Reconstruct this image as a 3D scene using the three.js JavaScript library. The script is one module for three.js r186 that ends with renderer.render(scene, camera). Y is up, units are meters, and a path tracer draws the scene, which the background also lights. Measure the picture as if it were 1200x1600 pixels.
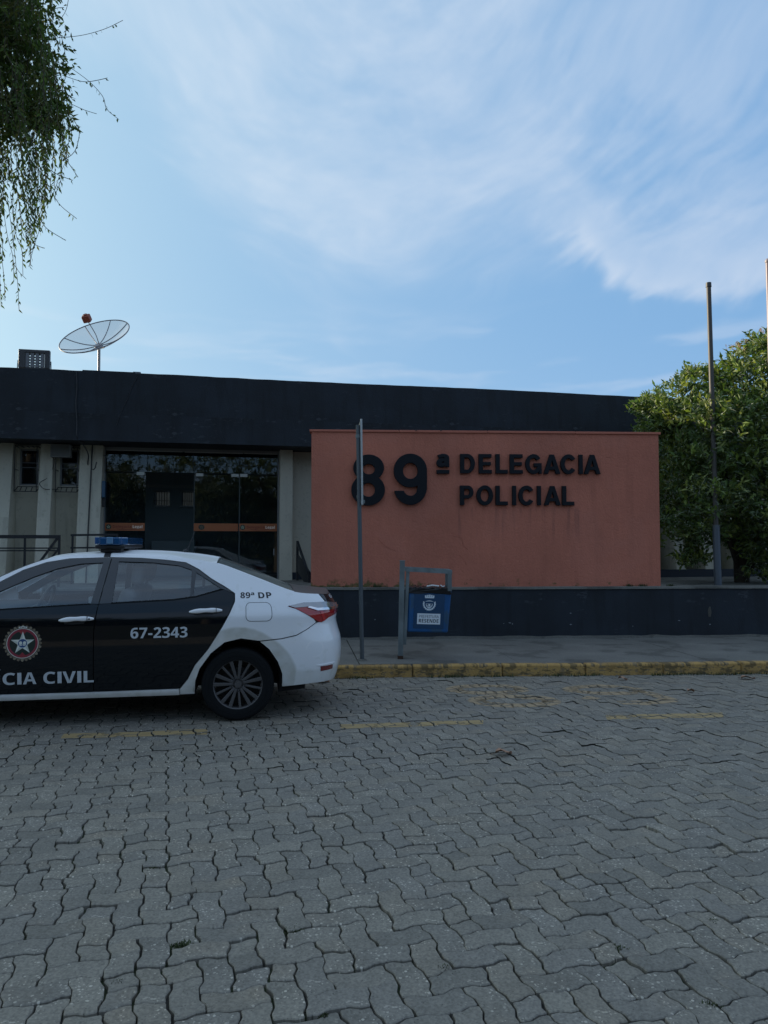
import * as THREE from 'three';
import { mergeGeometries } from 'three/addons/utils/BufferGeometryUtils.js';
import { RoundedBoxGeometry } from 'three/addons/geometries/RoundedBoxGeometry.js';
import { FontLoader } from 'three/addons/loaders/FontLoader.js';

// ------------------------------------------------------------------ camera, sky, sun, exposure
const scene = new THREE.Scene();
const D2R = Math.PI / 180;
const EYE = new THREE.Vector3(0, 1.54, 0);
const camera = new THREE.PerspectiveCamera(69.4, 0.75, 0.05, 1500);
camera.position.copy(EYE);
camera.rotation.x = Math.atan(50 / 1155);
const renderer = new THREE.WebGLRenderer({ antialias: true });
renderer.toneMapping = THREE.LinearToneMapping;
renderer.toneMappingExposure = 1.4;
renderer.shadowMap.enabled = true;
const SUN = { az: -60, el: 14.5 };
const sunDir = new THREE.Vector3(Math.sin(SUN.az * D2R) * Math.cos(SUN.el * D2R), Math.sin(SUN.el * D2R), -Math.cos(SUN.az * D2R) * Math.cos(SUN.el * D2R));
const sun = new THREE.DirectionalLight(new THREE.Color(1, 0.86, 0.64), 5);
sun.name = 'sun'; sun.position.copy(sunDir).multiplyScalar(80); sun.target.position.set(0, 0, -8);
sun.position.add(sun.target.position);
sun.castShadow = true; sun.shadow.mapSize.set(4096, 4096); sun.shadow.radius = 1.5;
Object.assign(sun.shadow.camera, { left: -40, right: 40, top: 40, bottom: -40, near: 1, far: 200 });
scene.add(sun, sun.target);

// ------------------------------------------------------------------ numbers: random, noise
let seedN = 20240;
function rnd() { seedN = (seedN + 0x6d2b79f5) | 0; let t = Math.imul(seedN ^ (seedN >>> 15), 1 | seedN); t = (t + Math.imul(t ^ (t >>> 7), 61 | t)) ^ t; return ((t ^ (t >>> 14)) >>> 0) / 4294967296; }
const rr = (a, b) => a + (b - a) * rnd();
const clamp = (x, a = 0, b = 1) => Math.min(b, Math.max(a, x));
const sstep = (a, b, x) => { const k = clamp((x - a) / (b - a)); return k * k * (3 - 2 * k); };
const mix = (a, b, k) => a + (b - a) * k;
const hash = (x, y, s) => { let h = Math.imul(x, 374761393) ^ Math.imul(y, 668265263) ^ Math.imul(s, 1274126177); h = Math.imul(h ^ (h >>> 13), 1274126177); return ((h ^ (h >>> 16)) >>> 0) / 4294967296; };
function vnoise(x, y, per, s) {            // value noise, periodic in per
  const xi = Math.floor(x), yi = Math.floor(y), fx = x - xi, fy = y - yi, u = fx * fx * (3 - 2 * fx), v = fy * fy * (3 - 2 * fy);
  const w = (a) => per ? ((a % per) + per) % per : a, x0 = w(xi), x1 = w(xi + 1), y0 = w(yi), y1 = w(yi + 1);
  return mix(mix(hash(x0, y0, s), hash(x1, y0, s), u), mix(hash(x0, y1, s), hash(x1, y1, s), u), v);
}
function fbm(x, y, oct, per, s, gain = 0.5) { let a = 0, n = 0, g = 1; for (let i = 0; i < oct; i++) { a += g * vnoise(x, y, per, s + i); n += g; g *= gain; x *= 2; y *= 2; per *= 2; } return a / n; }

// ------------------------------------------------------------------ the sky: blue evening air, haze and cirrus, by direction
{
  const W = 3072, H = 1536, data = new Float32Array(W * H * 4);
  const deck = [[-60, 41], [-38, 36], [-25, 34], [-19, 31], [-14.5, 26.5], [-10, 23.5], [-4, 19.8], [2, 19.6], [7, 21.5], [12, 22.3], [15, 21.8], [17.2, 19.2], [19.5, 17.4], [22.5, 16.8], [27, 16.6], [38, 16.5], [60, 19]];
  const edge = (az) => { let i = 0; while (i < deck.length - 2 && az > deck[i + 1][0]) i++; const [a, b] = deck[i], [c, d] = deck[i + 1]; return mix(b, d, clamp((az - a) / (c - a))); };
  for (let row = 0; row < H; row++) for (let col = 0; col < W; col++) {
    const el = ((row + 0.5) / H - 0.5) * 180, th = ((col + 0.5) / W - 0.5) * 2 * Math.PI, o = (row * W + col) * 4;
    const ce = Math.cos(el * D2R), dx = ce * Math.cos(th), dz = ce * Math.sin(th), dy = Math.sin(el * D2R);
    const e = Math.max(el, 0), gam = Math.acos(clamp(dx * sunDir.x + dy * sunDir.y + dz * sunDir.z, -1, 1)) / D2R;
    const up = sstep(8, 80, e), glow = 1.0 * Math.exp(-gam / 25) + 2.5 * Math.exp(-gam / 5), haze = 0.32 * Math.exp(-e / 6.5);
    let r = mix(0.112, 0.1, up), g = mix(0.262, 0.232, up), b = mix(0.495, 0.445, up);
    r += glow * 0.86 + haze * 0.8; g += glow * 0.9 + haze * 0.82; b += glow * 0.5 + haze * 0.58;
    if (el > -1) {
      const az = Math.atan2(dx, -dz) / D2R, inView = sstep(75, 45, Math.abs(az));       // 0 straight ahead, right positive
      const py = Math.max(dy, 0.05) + 0.12, cx = dx / py, cz = -dz / py;                  // the cloud sheet overhead
      const warp = fbm(cx * 1.6 + 7, cz * 1.6 + 3, 4, 0, 11) - 0.5, warp2 = fbm(cx * 1.5 + 31, cz * 1.5 + 13, 4, 0, 17) - 0.5;
      const phi = mix(-0.5, 0.7, sstep(-22, 26, az)), ax = az * Math.cos(e * D2R), q = e - 24, fu = ax * Math.cos(phi) + q * Math.sin(phi) + warp * 9, fv = -ax * Math.sin(phi) + q * Math.cos(phi) + warp2 * 8;
      const fib = fbm(fu * 0.075 + 50, fv * 0.2 + 9, 7, 0, 23, 0.56), fine = fbm(fu * 0.3 + 3, fv * 0.85 + 77, 6, 0, 53, 0.6), puff = fbm(ax * 0.3 + warp * 3, e * 0.34 + warp2 * 3, 5, 0, 61, 0.6), soft = fbm(cx * 1.3 + warp2 + 5, cz * 1.3 + warp + 2, 5, 0, 37, 0.55);
      const d = (e - edge(az)) + warp * 6 + (fib - 0.5) * 7 + (fine - 0.5) * 2.2, sharp = sstep(10, 17, az) * inView, top = sstep(26, 66, e);  // top: cloud thickened towards the zenith, mostly out of view, to whiten the light
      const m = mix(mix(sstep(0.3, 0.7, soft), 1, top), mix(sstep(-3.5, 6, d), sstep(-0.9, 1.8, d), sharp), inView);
      const weave = sstep(0.3, 0.74, 0.55 * fib + 0.25 * fine + 0.2 * puff);
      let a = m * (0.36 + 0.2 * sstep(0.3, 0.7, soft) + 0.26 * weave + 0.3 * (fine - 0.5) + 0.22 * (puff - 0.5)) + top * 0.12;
      a += inView * (1 - sharp) * 0.2 * Math.exp(-Math.pow((d - 3.5) / 4.5, 2)) * (0.4 + fib); a *= 0.92 - 0.34 * sharp * sstep(6, 13, d);
      a += sharp * 0.3 * Math.exp(-Math.pow((d - 1.4) / 1.5, 2)) * (0.2 + 1.1 * fib);                          // bright rim of the sheet on the right
      a -= sharp * 0.3 * sstep(3, 7, d) * sstep(16, 10, d) * (1 - weave);
      a += 0.45 * sstep(0.5, 0.75, fbm(az * 0.07 + 3, e * 0.6 + warp * 2, 6, 0, 71, 0.55)) * sstep(19, 13.5, e) * sstep(0, 6, e) * (0.5 + 0.8 * puff);   // thin low streaks
      a = clamp(a, 0, 0.92);
      const lit = 1 + 0.8 * Math.exp(-gam / 28);
      r = mix(r, 0.385 * lit, a); g = mix(g, 0.465 * lit, a); b = mix(b, 0.595 * Math.sqrt(lit), a);
    } else { r = 0.1; g = 0.1; b = 0.1; }
    data[o] = r; data[o + 1] = g; data[o + 2] = b; data[o + 3] = 1;
  }
  const t = new THREE.DataTexture(data, W, H, THREE.RGBAFormat, THREE.FloatType);
  t.mapping = THREE.EquirectangularReflectionMapping; t.magFilter = THREE.LinearFilter; t.needsUpdate = true;
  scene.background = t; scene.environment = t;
}

// ------------------------------------------------------------------ helpers
const nameCount = new Map();
const numbered = (n) => { const k = nameCount.get(n) || 0; nameCount.set(n, k + 1); return k ? n + '_' + String(k).padStart(3, '0') : n; };
function tag(o, label, category, group) { o.userData.label = label; if (category) o.userData.category = category; if (group) o.userData.group = group; return o; }
function mesh(name, geo, mat, parent = scene) {
  const g = Array.isArray(geo) ? merge(geo) : geo, m = new THREE.Mesh(g, mat);
  m.name = parent === scene ? numbered(name) : name; m.castShadow = m.receiveShadow = true; parent.add(m); return m;
}
function thing(name, label, category, pos = [0, 0, 0], turn = 0, group) {
  const o = new THREE.Group(); o.name = numbered(name); o.position.set(...pos); o.rotation.y = turn; scene.add(o); return tag(o, label, category, group);
}
const struct = (o) => { o.userData.kind = 'structure'; return o; };
function merge(list) {
  const keep = list.map((g) => { let h = g.index ? g.toNonIndexed() : g; for (const k of Object.keys(h.attributes)) if (!['position', 'normal', 'uv', 'color'].includes(k)) h.deleteAttribute(k); return h; });
  const color = keep.some((g) => g.attributes.color);
  for (const g of keep) {
    if (!g.attributes.uv) g.setAttribute('uv', new THREE.BufferAttribute(new Float32Array(g.attributes.position.count * 2), 2));
    if (color && !g.attributes.color) g.setAttribute('color', new THREE.BufferAttribute(new Float32Array(g.attributes.position.count * 3).fill(1), 3));
  }
  return mergeGeometries(keep);
}
function metricUV(g) {                    // box mapping in metres on the geometry's own axes
  const h = g.index ? g.toNonIndexed() : g, p = h.attributes.position, n = h.attributes.normal, uv = new Float32Array(p.count * 2);
  for (let i = 0; i < p.count; i += 3) {
    let nx = 0, ny = 0, nz = 0; for (let k = 0; k < 3; k++) { nx += Math.abs(n.getX(i + k)); ny += Math.abs(n.getY(i + k)); nz += Math.abs(n.getZ(i + k)); }
    for (let k = 0; k < 3; k++) { const x = p.getX(i + k), y = p.getY(i + k), z = p.getZ(i + k); const [u, v] = nx >= ny && nx >= nz ? [z, y] : ny >= nz ? [x, z] : [x, y]; uv[(i + k) * 2] = u; uv[(i + k) * 2 + 1] = v; }
  }
  h.setAttribute('uv', new THREE.BufferAttribute(uv, 2)); return h;
}
const box = (x0, x1, y0, y1, z0, z1) => metricUV(new THREE.BoxGeometry(Math.abs(x1 - x0), Math.abs(y1 - y0), Math.abs(z1 - z0)).translate((x0 + x1) / 2, (y0 + y1) / 2, (z0 + z1) / 2));
const rbox = (x0, x1, y0, y1, z0, z1, r = 0.01, seg = 2) => metricUV(new RoundedBoxGeometry(Math.abs(x1 - x0), Math.abs(y1 - y0), Math.abs(z1 - z0), seg, r).translate((x0 + x1) / 2, (y0 + y1) / 2, (z0 + z1) / 2));
const V = (x, y, z) => new THREE.Vector3(x, y, z);
const tube = (pts, r, seg = 24, rad = 6) => new THREE.TubeGeometry(new THREE.CatmullRomCurve3(pts.map((p) => V(...p))), seg, r, rad);
function bar(a, b, w, h = w) {            // a square bar from a to b
  const A = V(...a), B = V(...b), L = A.distanceTo(B), m = new THREE.Matrix4(), d = B.clone().sub(A).normalize(), up = Math.abs(d.y) > 0.95 ? V(0, 0, 1) : V(0, 1, 0);
  const x = up.clone().cross(d).normalize(), y = d.clone().cross(x); m.makeBasis(x, y, d).setPosition(A.add(B).multiplyScalar(0.5));
  return metricUV(new THREE.BoxGeometry(w, h, L)).applyMatrix4(m);
}
function rod(a, b, r, r2 = r, seg = 10) {
  const A = V(...a), B = V(...b), g = new THREE.CylinderGeometry(r2, r, A.distanceTo(B), seg);
  g.applyQuaternion(new THREE.Quaternion().setFromUnitVectors(V(0, 1, 0), B.clone().sub(A).normalize())); return g.translate((A.x + B.x) / 2, (A.y + B.y) / 2, (A.z + B.z) / 2);
}
const shapeOf = (pts) => { const s = new THREE.Shape(); pts.forEach((p, i) => (i ? s.lineTo(p[0], p[1]) : s.moveTo(p[0], p[1]))); s.closePath(); return s; };
const pathOf = (pts) => { const s = new THREE.Path(); pts.forEach((p, i) => (i ? s.lineTo(p[0], p[1]) : s.moveTo(p[0], p[1]))); s.closePath(); return s; };
const extrude = (shape, depth, bevel = 0) => metricUV(new THREE.ExtrudeGeometry(shape, { depth: depth - 2 * bevel, bevelEnabled: bevel > 0, bevelSize: bevel, bevelThickness: bevel, bevelOffset: -bevel, bevelSegments: 2, curveSegments: 20 }).translate(0, 0, bevel));
const arc = (cx, cy, rx, ry, a0, a1, n = 24) => Array.from({ length: n + 1 }, (_, i) => { const a = (a0 + (a1 - a0) * i / n) * D2R; return [cx + rx * Math.cos(a), cy + ry * Math.sin(a)]; });

// street line: along the kerb face; station line: along the fascia
const PHI_S = 3.2 * D2R, STREET = [0, 0, -8.63], PHI_B = 12 * D2R, STATION = [-1.2914, 0, -13.2];
const onStreet = (s, y, t) => [STREET[0] + s * Math.cos(PHI_S) - t * Math.sin(PHI_S), y, STREET[2] - s * Math.sin(PHI_S) - t * Math.cos(PHI_S)];
const onStation = (s, y, t) => [STATION[0] + s * Math.cos(PHI_B) - t * Math.sin(PHI_B), y, STATION[2] - s * Math.sin(PHI_B) - t * Math.cos(PHI_B)];
const streetT = (x, z) => -((x - STREET[0]) * Math.sin(PHI_S) + (z - STREET[2]) * Math.cos(PHI_S));

// ------------------------------------------------------------------ textures and materials
const toS = (v) => { v = clamp(v); return v <= 0.0031308 ? v * 12.92 : 1.055 * Math.pow(v, 1 / 2.4) - 0.055; };
function tex(w, h, fn, srgb = true, repeat = [1, 1]) {
  const d = new Uint8Array(w * h * 4);
  for (let y = 0; y < h; y++) for (let x = 0; x < w; x++) { const c = fn((x + 0.5) / w, (y + 0.5) / h, x, y), o = (y * w + x) * 4; for (let k = 0; k < 3; k++) { const v = Array.isArray(c) ? c[k] : c; d[o + k] = Math.round((srgb ? toS(v) : clamp(v)) * 255); } d[o + 3] = 255; }
  const t = new THREE.DataTexture(d, w, h, THREE.RGBAFormat); t.wrapS = t.wrapT = THREE.RepeatWrapping; t.magFilter = THREE.LinearFilter; t.minFilter = THREE.LinearMipmapLinearFilter;
  if (srgb) t.colorSpace = THREE.SRGBColorSpace; t.repeat.set(...repeat); t.needsUpdate = true; return t;
}
function canvasTex(w, h, draw) { const c = document.createElement('canvas'); c.width = w; c.height = h; draw(c.getContext('2d'), w, h); const t = new THREE.CanvasTexture(c); t.colorSpace = THREE.SRGBColorSpace; return t; }
const std = (r, g, b, roughness = 0.7, extra = {}) => new THREE.MeshStandardMaterial({ color: new THREE.Color().setRGB(r, g, b), roughness, ...extra });
const phys = (r, g, b, roughness, extra = {}) => new THREE.MeshPhysicalMaterial({ color: new THREE.Color().setRGB(r, g, b), roughness, ...extra });

function speckles(n, seed, rMin, rMax) {   // a tiling field of small stones: height and tone per pixel
  const S = 1024, a = new Float32Array(S * S), old = seedN; seedN = seed;
  for (let i = 0; i < n; i++) { const x = rnd() * S, y = rnd() * S, r = rMin + (rMax - rMin) * Math.pow(rnd(), 2.2), e = rr(0.6, 1), q = rr(0, 3.14), k = rr(0.35, 1), c = Math.cos(q), s = Math.sin(q), R = Math.ceil(r);
    for (let dy = -R; dy <= R; dy++) for (let dx = -R; dx <= R; dx++) { const u = (dx * c + dy * s) / r, v = (-dx * s + dy * c) / (r * e); if (u * u + v * v <= 1) { const o = (((y + dy) & 1023) * S) + ((x + dx) & 1023); a[o] = Math.max(a[o], k); } } }
  seedN = old; return (u, v) => a[((Math.floor(v * S) & 1023) * S) + (Math.floor(u * S) & 1023)];
}
const spk = speckles(2300, 5, 1.4, 6.4), pit = speckles(1500, 9, 0.8, 3.4);
const paverMap = tex(1024, 1024, (u, v) => {
  const f = fbm(u * 8, v * 8, 5, 8, 101), fine = fbm(u * 128, v * 128, 3, 128, 131), s = spk(u, v), p = pit(u, v);
  let t = 0.178 * (0.8 + 0.4 * f) * (0.6 + 0.8 * fine); t = mix(t, 0.5, s * 0.85 * sstep(0.4, 0.6, fbm(u * 6, v * 6, 2, 6, 143) + 0.06)); t *= 1 - 0.55 * p;
  const w = sstep(0.55, 0.8, fbm(u * 5, v * 5, 4, 5, 151)); return [t * mix(1.06, 1.1, w), t * 0.965, t * mix(0.79, 0.76, w)];
});
const paverBump = tex(1024, 1024, (u, v) => clamp(0.45 + 0.3 * (fbm(u * 128, v * 128, 4, 128, 131) - 0.5) + 0.3 * spk(u, v) - 0.4 * pit(u, v) + 0.3 * (fbm(u * 16, v * 16, 3, 16, 77) - 0.5)), false);
const paverMats = [[1, 1, 1], [0.92, 0.93, 0.95], [1.07, 1.07, 1.06], [0.97, 0.98, 1.01], [1.03, 1.01, 0.98], [0.86, 0.87, 0.88]].map((c) => new THREE.MeshStandardMaterial({ color: new THREE.Color().setRGB(...c), map: paverMap, bumpMap: paverBump, bumpScale: 0.0035, roughness: 0.74 }));
const paverFieldMat = new THREE.MeshStandardMaterial({ vertexColors: true, map: paverMap, bumpMap: paverBump, bumpScale: 0.0035, roughness: 0.74 });
const soilMap = tex(512, 512, (u, v) => { const f = fbm(u * 24, v * 24, 5, 24, 201), m = sstep(0.55, 0.7, fbm(u * 5, v * 5, 4, 5, 211)), k = 0.02 + 0.035 * f; return [mix(k * 1.1, k * 0.75, m), mix(k, k * 1.05, m), mix(k * 0.85, k * 0.4, m)]; });
const soilMat = new THREE.MeshStandardMaterial({ map: soilMap, roughness: 0.95 });
const walkMap = tex(1024, 1024, (u, v) => {
  const f = fbm(u * 4, v * 4, 6, 4, 301), fine = fbm(u * 160, v * 160, 3, 160, 311), st = sstep(0.56, 0.72, fbm(u * 6 + 0.2, v * 6, 5, 6, 321)), pt = pit(u, v);
  let t = 0.155 * (0.72 + 0.5 * f) * (0.75 + 0.5 * fine); t *= 1 - 0.32 * st; t *= 1 - 0.3 * pt; return [t * 1.04, t, t * 0.88];
});
const walkBump = tex(512, 512, (u, v) => fbm(u * 90, v * 90, 4, 90, 331), false, [1, 1]);
const walkMat = new THREE.MeshStandardMaterial({ map: walkMap, bumpMap: walkBump, bumpScale: 0.004, roughness: 0.9 });
walkMap.repeat.set(0.6, 0.6);
const kerbMap = tex(1024, 256, (u, v) => {            // uv: metres along, metres up the face; worn yellow paint over concrete
  const wear = fbm(u * 84, v * 8, 6, 0, 401, 0.6), low = sstep(0.42, 0.05, v), chip = sstep(0.56, 0.66, wear + 0.2 * low - 0.01), g = fbm(u * 400, v * 40, 3, 0, 411), dirt = sstep(0.45, 0.72, fbm(u * 22 + 3, v * 2.5, 5, 0, 421));
  const paint = [0.42, 0.255, 0.08].map((c) => c * (0.75 + 0.45 * g) * (1 - 0.35 * dirt)), con = [0.1, 0.095, 0.08].map((c) => c * (0.6 + 0.8 * g)); const grime = sstep(0.5, 0.64, fbm(u * 60 + 5, v * 6, 6, 0, 427, 0.6) + 0.34 * sstep(0.34, 0.06, v)); return paint.map((c, k) => mix(mix(c, con[k], chip * 0.6), [0.028, 0.03, 0.02][k] * (0.5 + g), grime * 0.65));
}, true, [0.25, 2.6]);
const kerbMat = new THREE.MeshStandardMaterial({ map: kerbMap, bumpMap: walkBump, bumpScale: 0.006, roughness: 0.85 });
const paintWear = tex(512, 512, (u, v) => sstep(0.26, 0.5, fbm(u * 10, v * 10, 6, 10, 431, 0.62)), false, [0.8, 0.8]);
const paintWear2 = tex(512, 512, (u, v) => sstep(0.22, 0.52, fbm(u * 12, v * 12, 6, 12, 437, 0.66)), false, [0.8, 0.8]);
const roadPaint = new THREE.MeshStandardMaterial({ color: new THREE.Color().setRGB(0.35, 0.25, 0.115), alphaMap: paintWear, transparent: true, roughness: 0.8, bumpMap: paverBump, bumpScale: 0.003 });
const oldPaint = new THREE.MeshStandardMaterial({ color: new THREE.Color().setRGB(0.34, 0.25, 0.15), alphaMap: paintWear2, transparent: true, roughness: 0.85, bumpMap: paverBump, bumpScale: 0.003 });
const plasterBump = tex(512, 512, (u, v) => 0.45 * fbm(u * 70, v * 50, 4, 70, 501) + 0.55 * fbm(u * 9, v * 7, 4, 9, 511), false, [1, 1]);
const signMap = tex(2048, 1024, (u, v) => {           // one sheet over the 5.4 x 2.4 m face: brushed render, weathering and run stains under the letters
  const x = u * 5.4, y = v * 2.4, f = fbm(x * 1.1, y * 0.8, 6, 0, 521), br = fbm(x * 34, y * 5, 4, 0, 531), fine = fbm(x * 90, y * 90, 2, 0, 541);
  const run = sstep(0.52, 0.78, fbm(x * 9, y * 0.7 + 4, 4, 0, 551)) * sstep(0.25, 0.5, fbm(x * 1.2 + 9, y * 1.1, 4, 0, 556));
  const under = sstep(0.5, 0.75, fbm(x * 16, y * 1.2, 3, 0, 561)) * sstep(0.62, 0.72, x / 5.4 > 0.41 && x / 5.4 < 0.76 ? 1 : 0) * sstep(1.25, 1.18, y) * sstep(0.55, 1.15, y);
  let k = (0.8 + 0.4 * f) * (0.95 + 0.1 * br) * (0.92 + 0.16 * fine); k *= 1 - 0.08 * run; 
  const moss = sstep(0.55, 0.8, fbm(x * 14, y * 16, 5, 0, 571, 0.6) + 0.3 * sstep(0.14, 0.0, y) * sstep(2.6, 0.6, x) - 0.08 * sstep(1.2, 2.2, x)) * sstep(0.2, 0.05, y), pale = sstep(0.5, 0.7, fbm(x * 2.4, y * 3.1, 5, 0, 581)) * 0.16;
  let c = [0.44 * k, 0.147 * k, 0.093 * k]; c = c.map((q, i) => mix(q, [0.45, 0.18, 0.13][i], pale)); c = c.map((q, i) => mix(q, q * [0.72, 0.75, 0.8][i], under));
  return c.map((q, i) => mix(q, [0.075, 0.08, 0.022][i] * (0.5 + fine), moss * 0.9));
});
const signMat = new THREE.MeshStandardMaterial({ map: signMap, bumpMap: plasterBump, bumpScale: 0.012, roughness: 0.88 });
const terracotta = new THREE.MeshStandardMaterial({ color: new THREE.Color().setRGB(0.42, 0.136, 0.088), bumpMap: plasterBump, bumpScale: 0.006, roughness: 0.88 });
const navyMap = tex(1024, 512, (u, v) => {
  const f = fbm(u * 6, v * 3, 6, 6, 601), scuff = sstep(0.6, 0.78, fbm(u * 22, v * 30, 6, 22, 611, 0.62)) * sstep(0.52, 0.72, fbm(u * 4, v * 3, 3, 4, 621)), st = sstep(0.45, 0.8, fbm(u * 26, v * 2, 4, 26, 631));
  const k = (0.55 + 0.9 * f) * (1 - 0.3 * st); return [0.0095 * k, 0.0145 * k, 0.0215 * k].map((c, i) => mix(c, [0.075, 0.085, 0.1][i], scuff * 0.35));
}, true, [0.4, 0.8]);
const navyMat = new THREE.MeshStandardMaterial({ map: navyMap, bumpMap: plasterBump, bumpScale: 0.004, roughness: 0.8 });
const creamMap = tex(1024, 1024, (u, v) => { const f = fbm(u * 5, v * 2, 6, 5, 701), st = sstep(0.58, 0.85, fbm(u * 20, v * 3, 4, 20, 711)), sp = sstep(0.72, 0.76, fbm(u * 50, v * 50, 2, 50, 721)); const k = (0.85 + 0.3 * f) * (1 - 0.15 * st) * (1 - 0.12 * sp); return [0.5 * k, 0.475 * k, 0.385 * k]; }, true, [0.5, 0.5]);
const creamMat = new THREE.MeshStandardMaterial({ map: creamMap, bumpMap: plasterBump, bumpScale: 0.004, roughness: 0.85 });
const galvMap = tex(256, 256, (u, v) => { const f = fbm(u * 6, v * 6, 5, 6, 801), r = sstep(0.64, 0.74, fbm(u * 4, v * 3, 5, 4, 811)), k = 0.7 + 0.6 * f; return [mix(0.16 * k, 0.1, r), mix(0.19 * k, 0.055, r), mix(0.195 * k, 0.028, r)]; }, true, [2, 2]);
const galvMat = new THREE.MeshStandardMaterial({ map: galvMap, roughness: 0.6, metalness: 0.25 });
const blackMetal = std(0.012, 0.014, 0.018, 0.45);
const letterMat = phys(0.005, 0.007, 0.011, 0.5, { specularIntensity: 0.4 });
const greyMetal = std(0.22, 0.23, 0.24, 0.5, { metalness: 0.5 });
const glassMat = (r = 0.92, g = 0.95, b = 0.94) => phys(r, g, b, 0.02, { transmission: 1, thickness: 0, ior: 1.5 });
const font = await new FontLoader().loadAsync('fonts/droid/droid_sans_bold.typeface.json');

// ------------------------------------------------------------------ the setting
const ground = struct(mesh('ground', new THREE.CircleGeometry(420, 64).rotateX(-Math.PI / 2).translate(0, -0.06, 0), std(0.09, 0.088, 0.08, 0.95)));

// pavers: wavy concrete blocks in herringbone on a dark bed
const road = struct(mesh('road', (() => { const g = new THREE.PlaneGeometry(60, 24, 1, 1).rotateX(-Math.PI / 2); const uv = g.attributes.uv; for (let i = 0; i < uv.count; i++) uv.setXY(i, uv.getX(i) * 60, uv.getY(i) * 24); return g; })(), soilMat));
road.rotation.y = PHI_S; road.position.set(...onStreet(0, -0.021, -11.95));
road.updateMatrixWorld(true);
const PW = 0.1095, PHI_P = 16.5 * D2R, cP = Math.cos(PHI_P), sP = Math.sin(PHI_P);
const zig = (t) => 0.072 * clamp(2.1 * Math.cos(Math.PI * t), -1, 1);
const wavy = (x, y) => [x + zig(y), y + zig(x)];
function paverOutline(w, h, px, py, gap, cut) {   // lattice units, at the lattice corner (px, py); cut: [from, to] along the long side
  const out = [], x0 = w === 2 ? cut[0] * 2 : 0, x1 = w === 2 ? cut[1] * 2 : 1, y0 = h === 2 ? cut[0] * 2 : 0, y1 = h === 2 ? cut[1] * 2 : 1;
  const side = (ax, ay, bx, by) => { const L = Math.hypot(bx - ax, by - ay), vert = Math.abs(by - ay) > Math.abs(bx - ax), a = vert ? ay : ax, b = vert ? by : bx, ks = [0.04 / L, 1 - 0.04 / L]; for (const t of [0.34, 0.66, 1.34, 1.66]) { const k = (t - a) / (b - a); if (k > 0.09 / L && k < 1 - 0.09 / L) ks.push(k); } ks.sort((p, q) => p - q); for (const k of ks) out.push([mix(ax, bx, k), mix(ay, by, k)]); };
  const g = gap / 2; side(x0 + g, y0 + g, x1 - g, y0 + g); side(x1 - g, y0 + g, x1 - g, y1 - g); side(x1 - g, y1 - g, x0 + g, y1 - g); side(x0 + g, y1 - g, x0 + g, y0 + g);
  const cx = w / 2, cy = h / 2;
  return out.map(([x, y], i) => { const q = wavy(px + x, py + y), r = 0.014; q[0] += (hash(i, w + 3 * px, 7 + py + Math.round(gap * 900) * 3) - 0.5) * 2 * r; q[1] += (hash(i, w + 5 * py, 17 + px + Math.round(gap * 900) * 5) - 0.5) * 2 * r; return [(q[0] - px - cx) * PW, (q[1] - py - cy) * PW]; });   // about the block's centre, metres
}
function paverGeometry(o, u0, v0, deep) {
  const P = [], N = [], U = [], c = o.reduce((a, p) => [a[0] + p[0] / o.length, a[1] + p[1] / o.length], [0, 0]), n = o.length;
  const inn = o.map((p) => { const d = Math.hypot(p[0] - c[0], p[1] - c[1]), k = (d - 0.0035) / d; return [c[0] + (p[0] - c[0]) * k, c[1] + (p[1] - c[1]) * k]; });
  const put = (p, y, nx, ny, nz) => { P.push(p[0], y, -p[1]); N.push(nx, ny, nz); U.push(u0 + p[0], v0 + p[1]); };
  const tris = THREE.ShapeUtils.triangulateShape(inn.map((p) => new THREE.Vector2(...p)), []);
  for (const t of tris) for (const i of t) put(inn[i], 0, 0, 1, 0);
  for (let i = 0; i < n; i++) {
    const j = (i + 1) % n, e = [o[j][0] - o[i][0], o[j][1] - o[i][1]], l = Math.hypot(...e) || 1, nx = e[1] / l, nz = e[0] / l;   // outward, in x and world z
    const q = (a, ya, b, yb, cc, yc, up) => { for (const [p, y] of [[a, ya], [b, yb], [cc, yc]]) put(p, y, nx * (1 - up * 0.5), up ? 0.8 : 0, nz * (1 - up * 0.5)); };
    q(inn[i], 0, o[i], -0.0035, o[j], -0.0035, 0.8); q(inn[i], 0, o[j], -0.0035, inn[j], 0, 0.8);
    if (deep) { q(o[i], -0.0035, o[i], -0.03, o[j], -0.03, 0); q(o[i], -0.0035, o[j], -0.03, o[j], -0.0035, 0); }
  }
  const g = new THREE.BufferGeometry(); g.setAttribute('position', new THREE.Float32BufferAttribute(P, 3)); g.setAttribute('normal', new THREE.Float32BufferAttribute(N, 3)); g.setAttribute('uv', new THREE.Float32BufferAttribute(U, 2));
  g.userData.top = inn; return g;
}
const paverCache = new Map(), pavers = [];
const toWorld = (lx, ly) => [0.031 + (lx * cP - ly * sP) * PW, -0.4 - (lx * sP + ly * cP) * PW];      // lattice to world x, z
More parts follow.
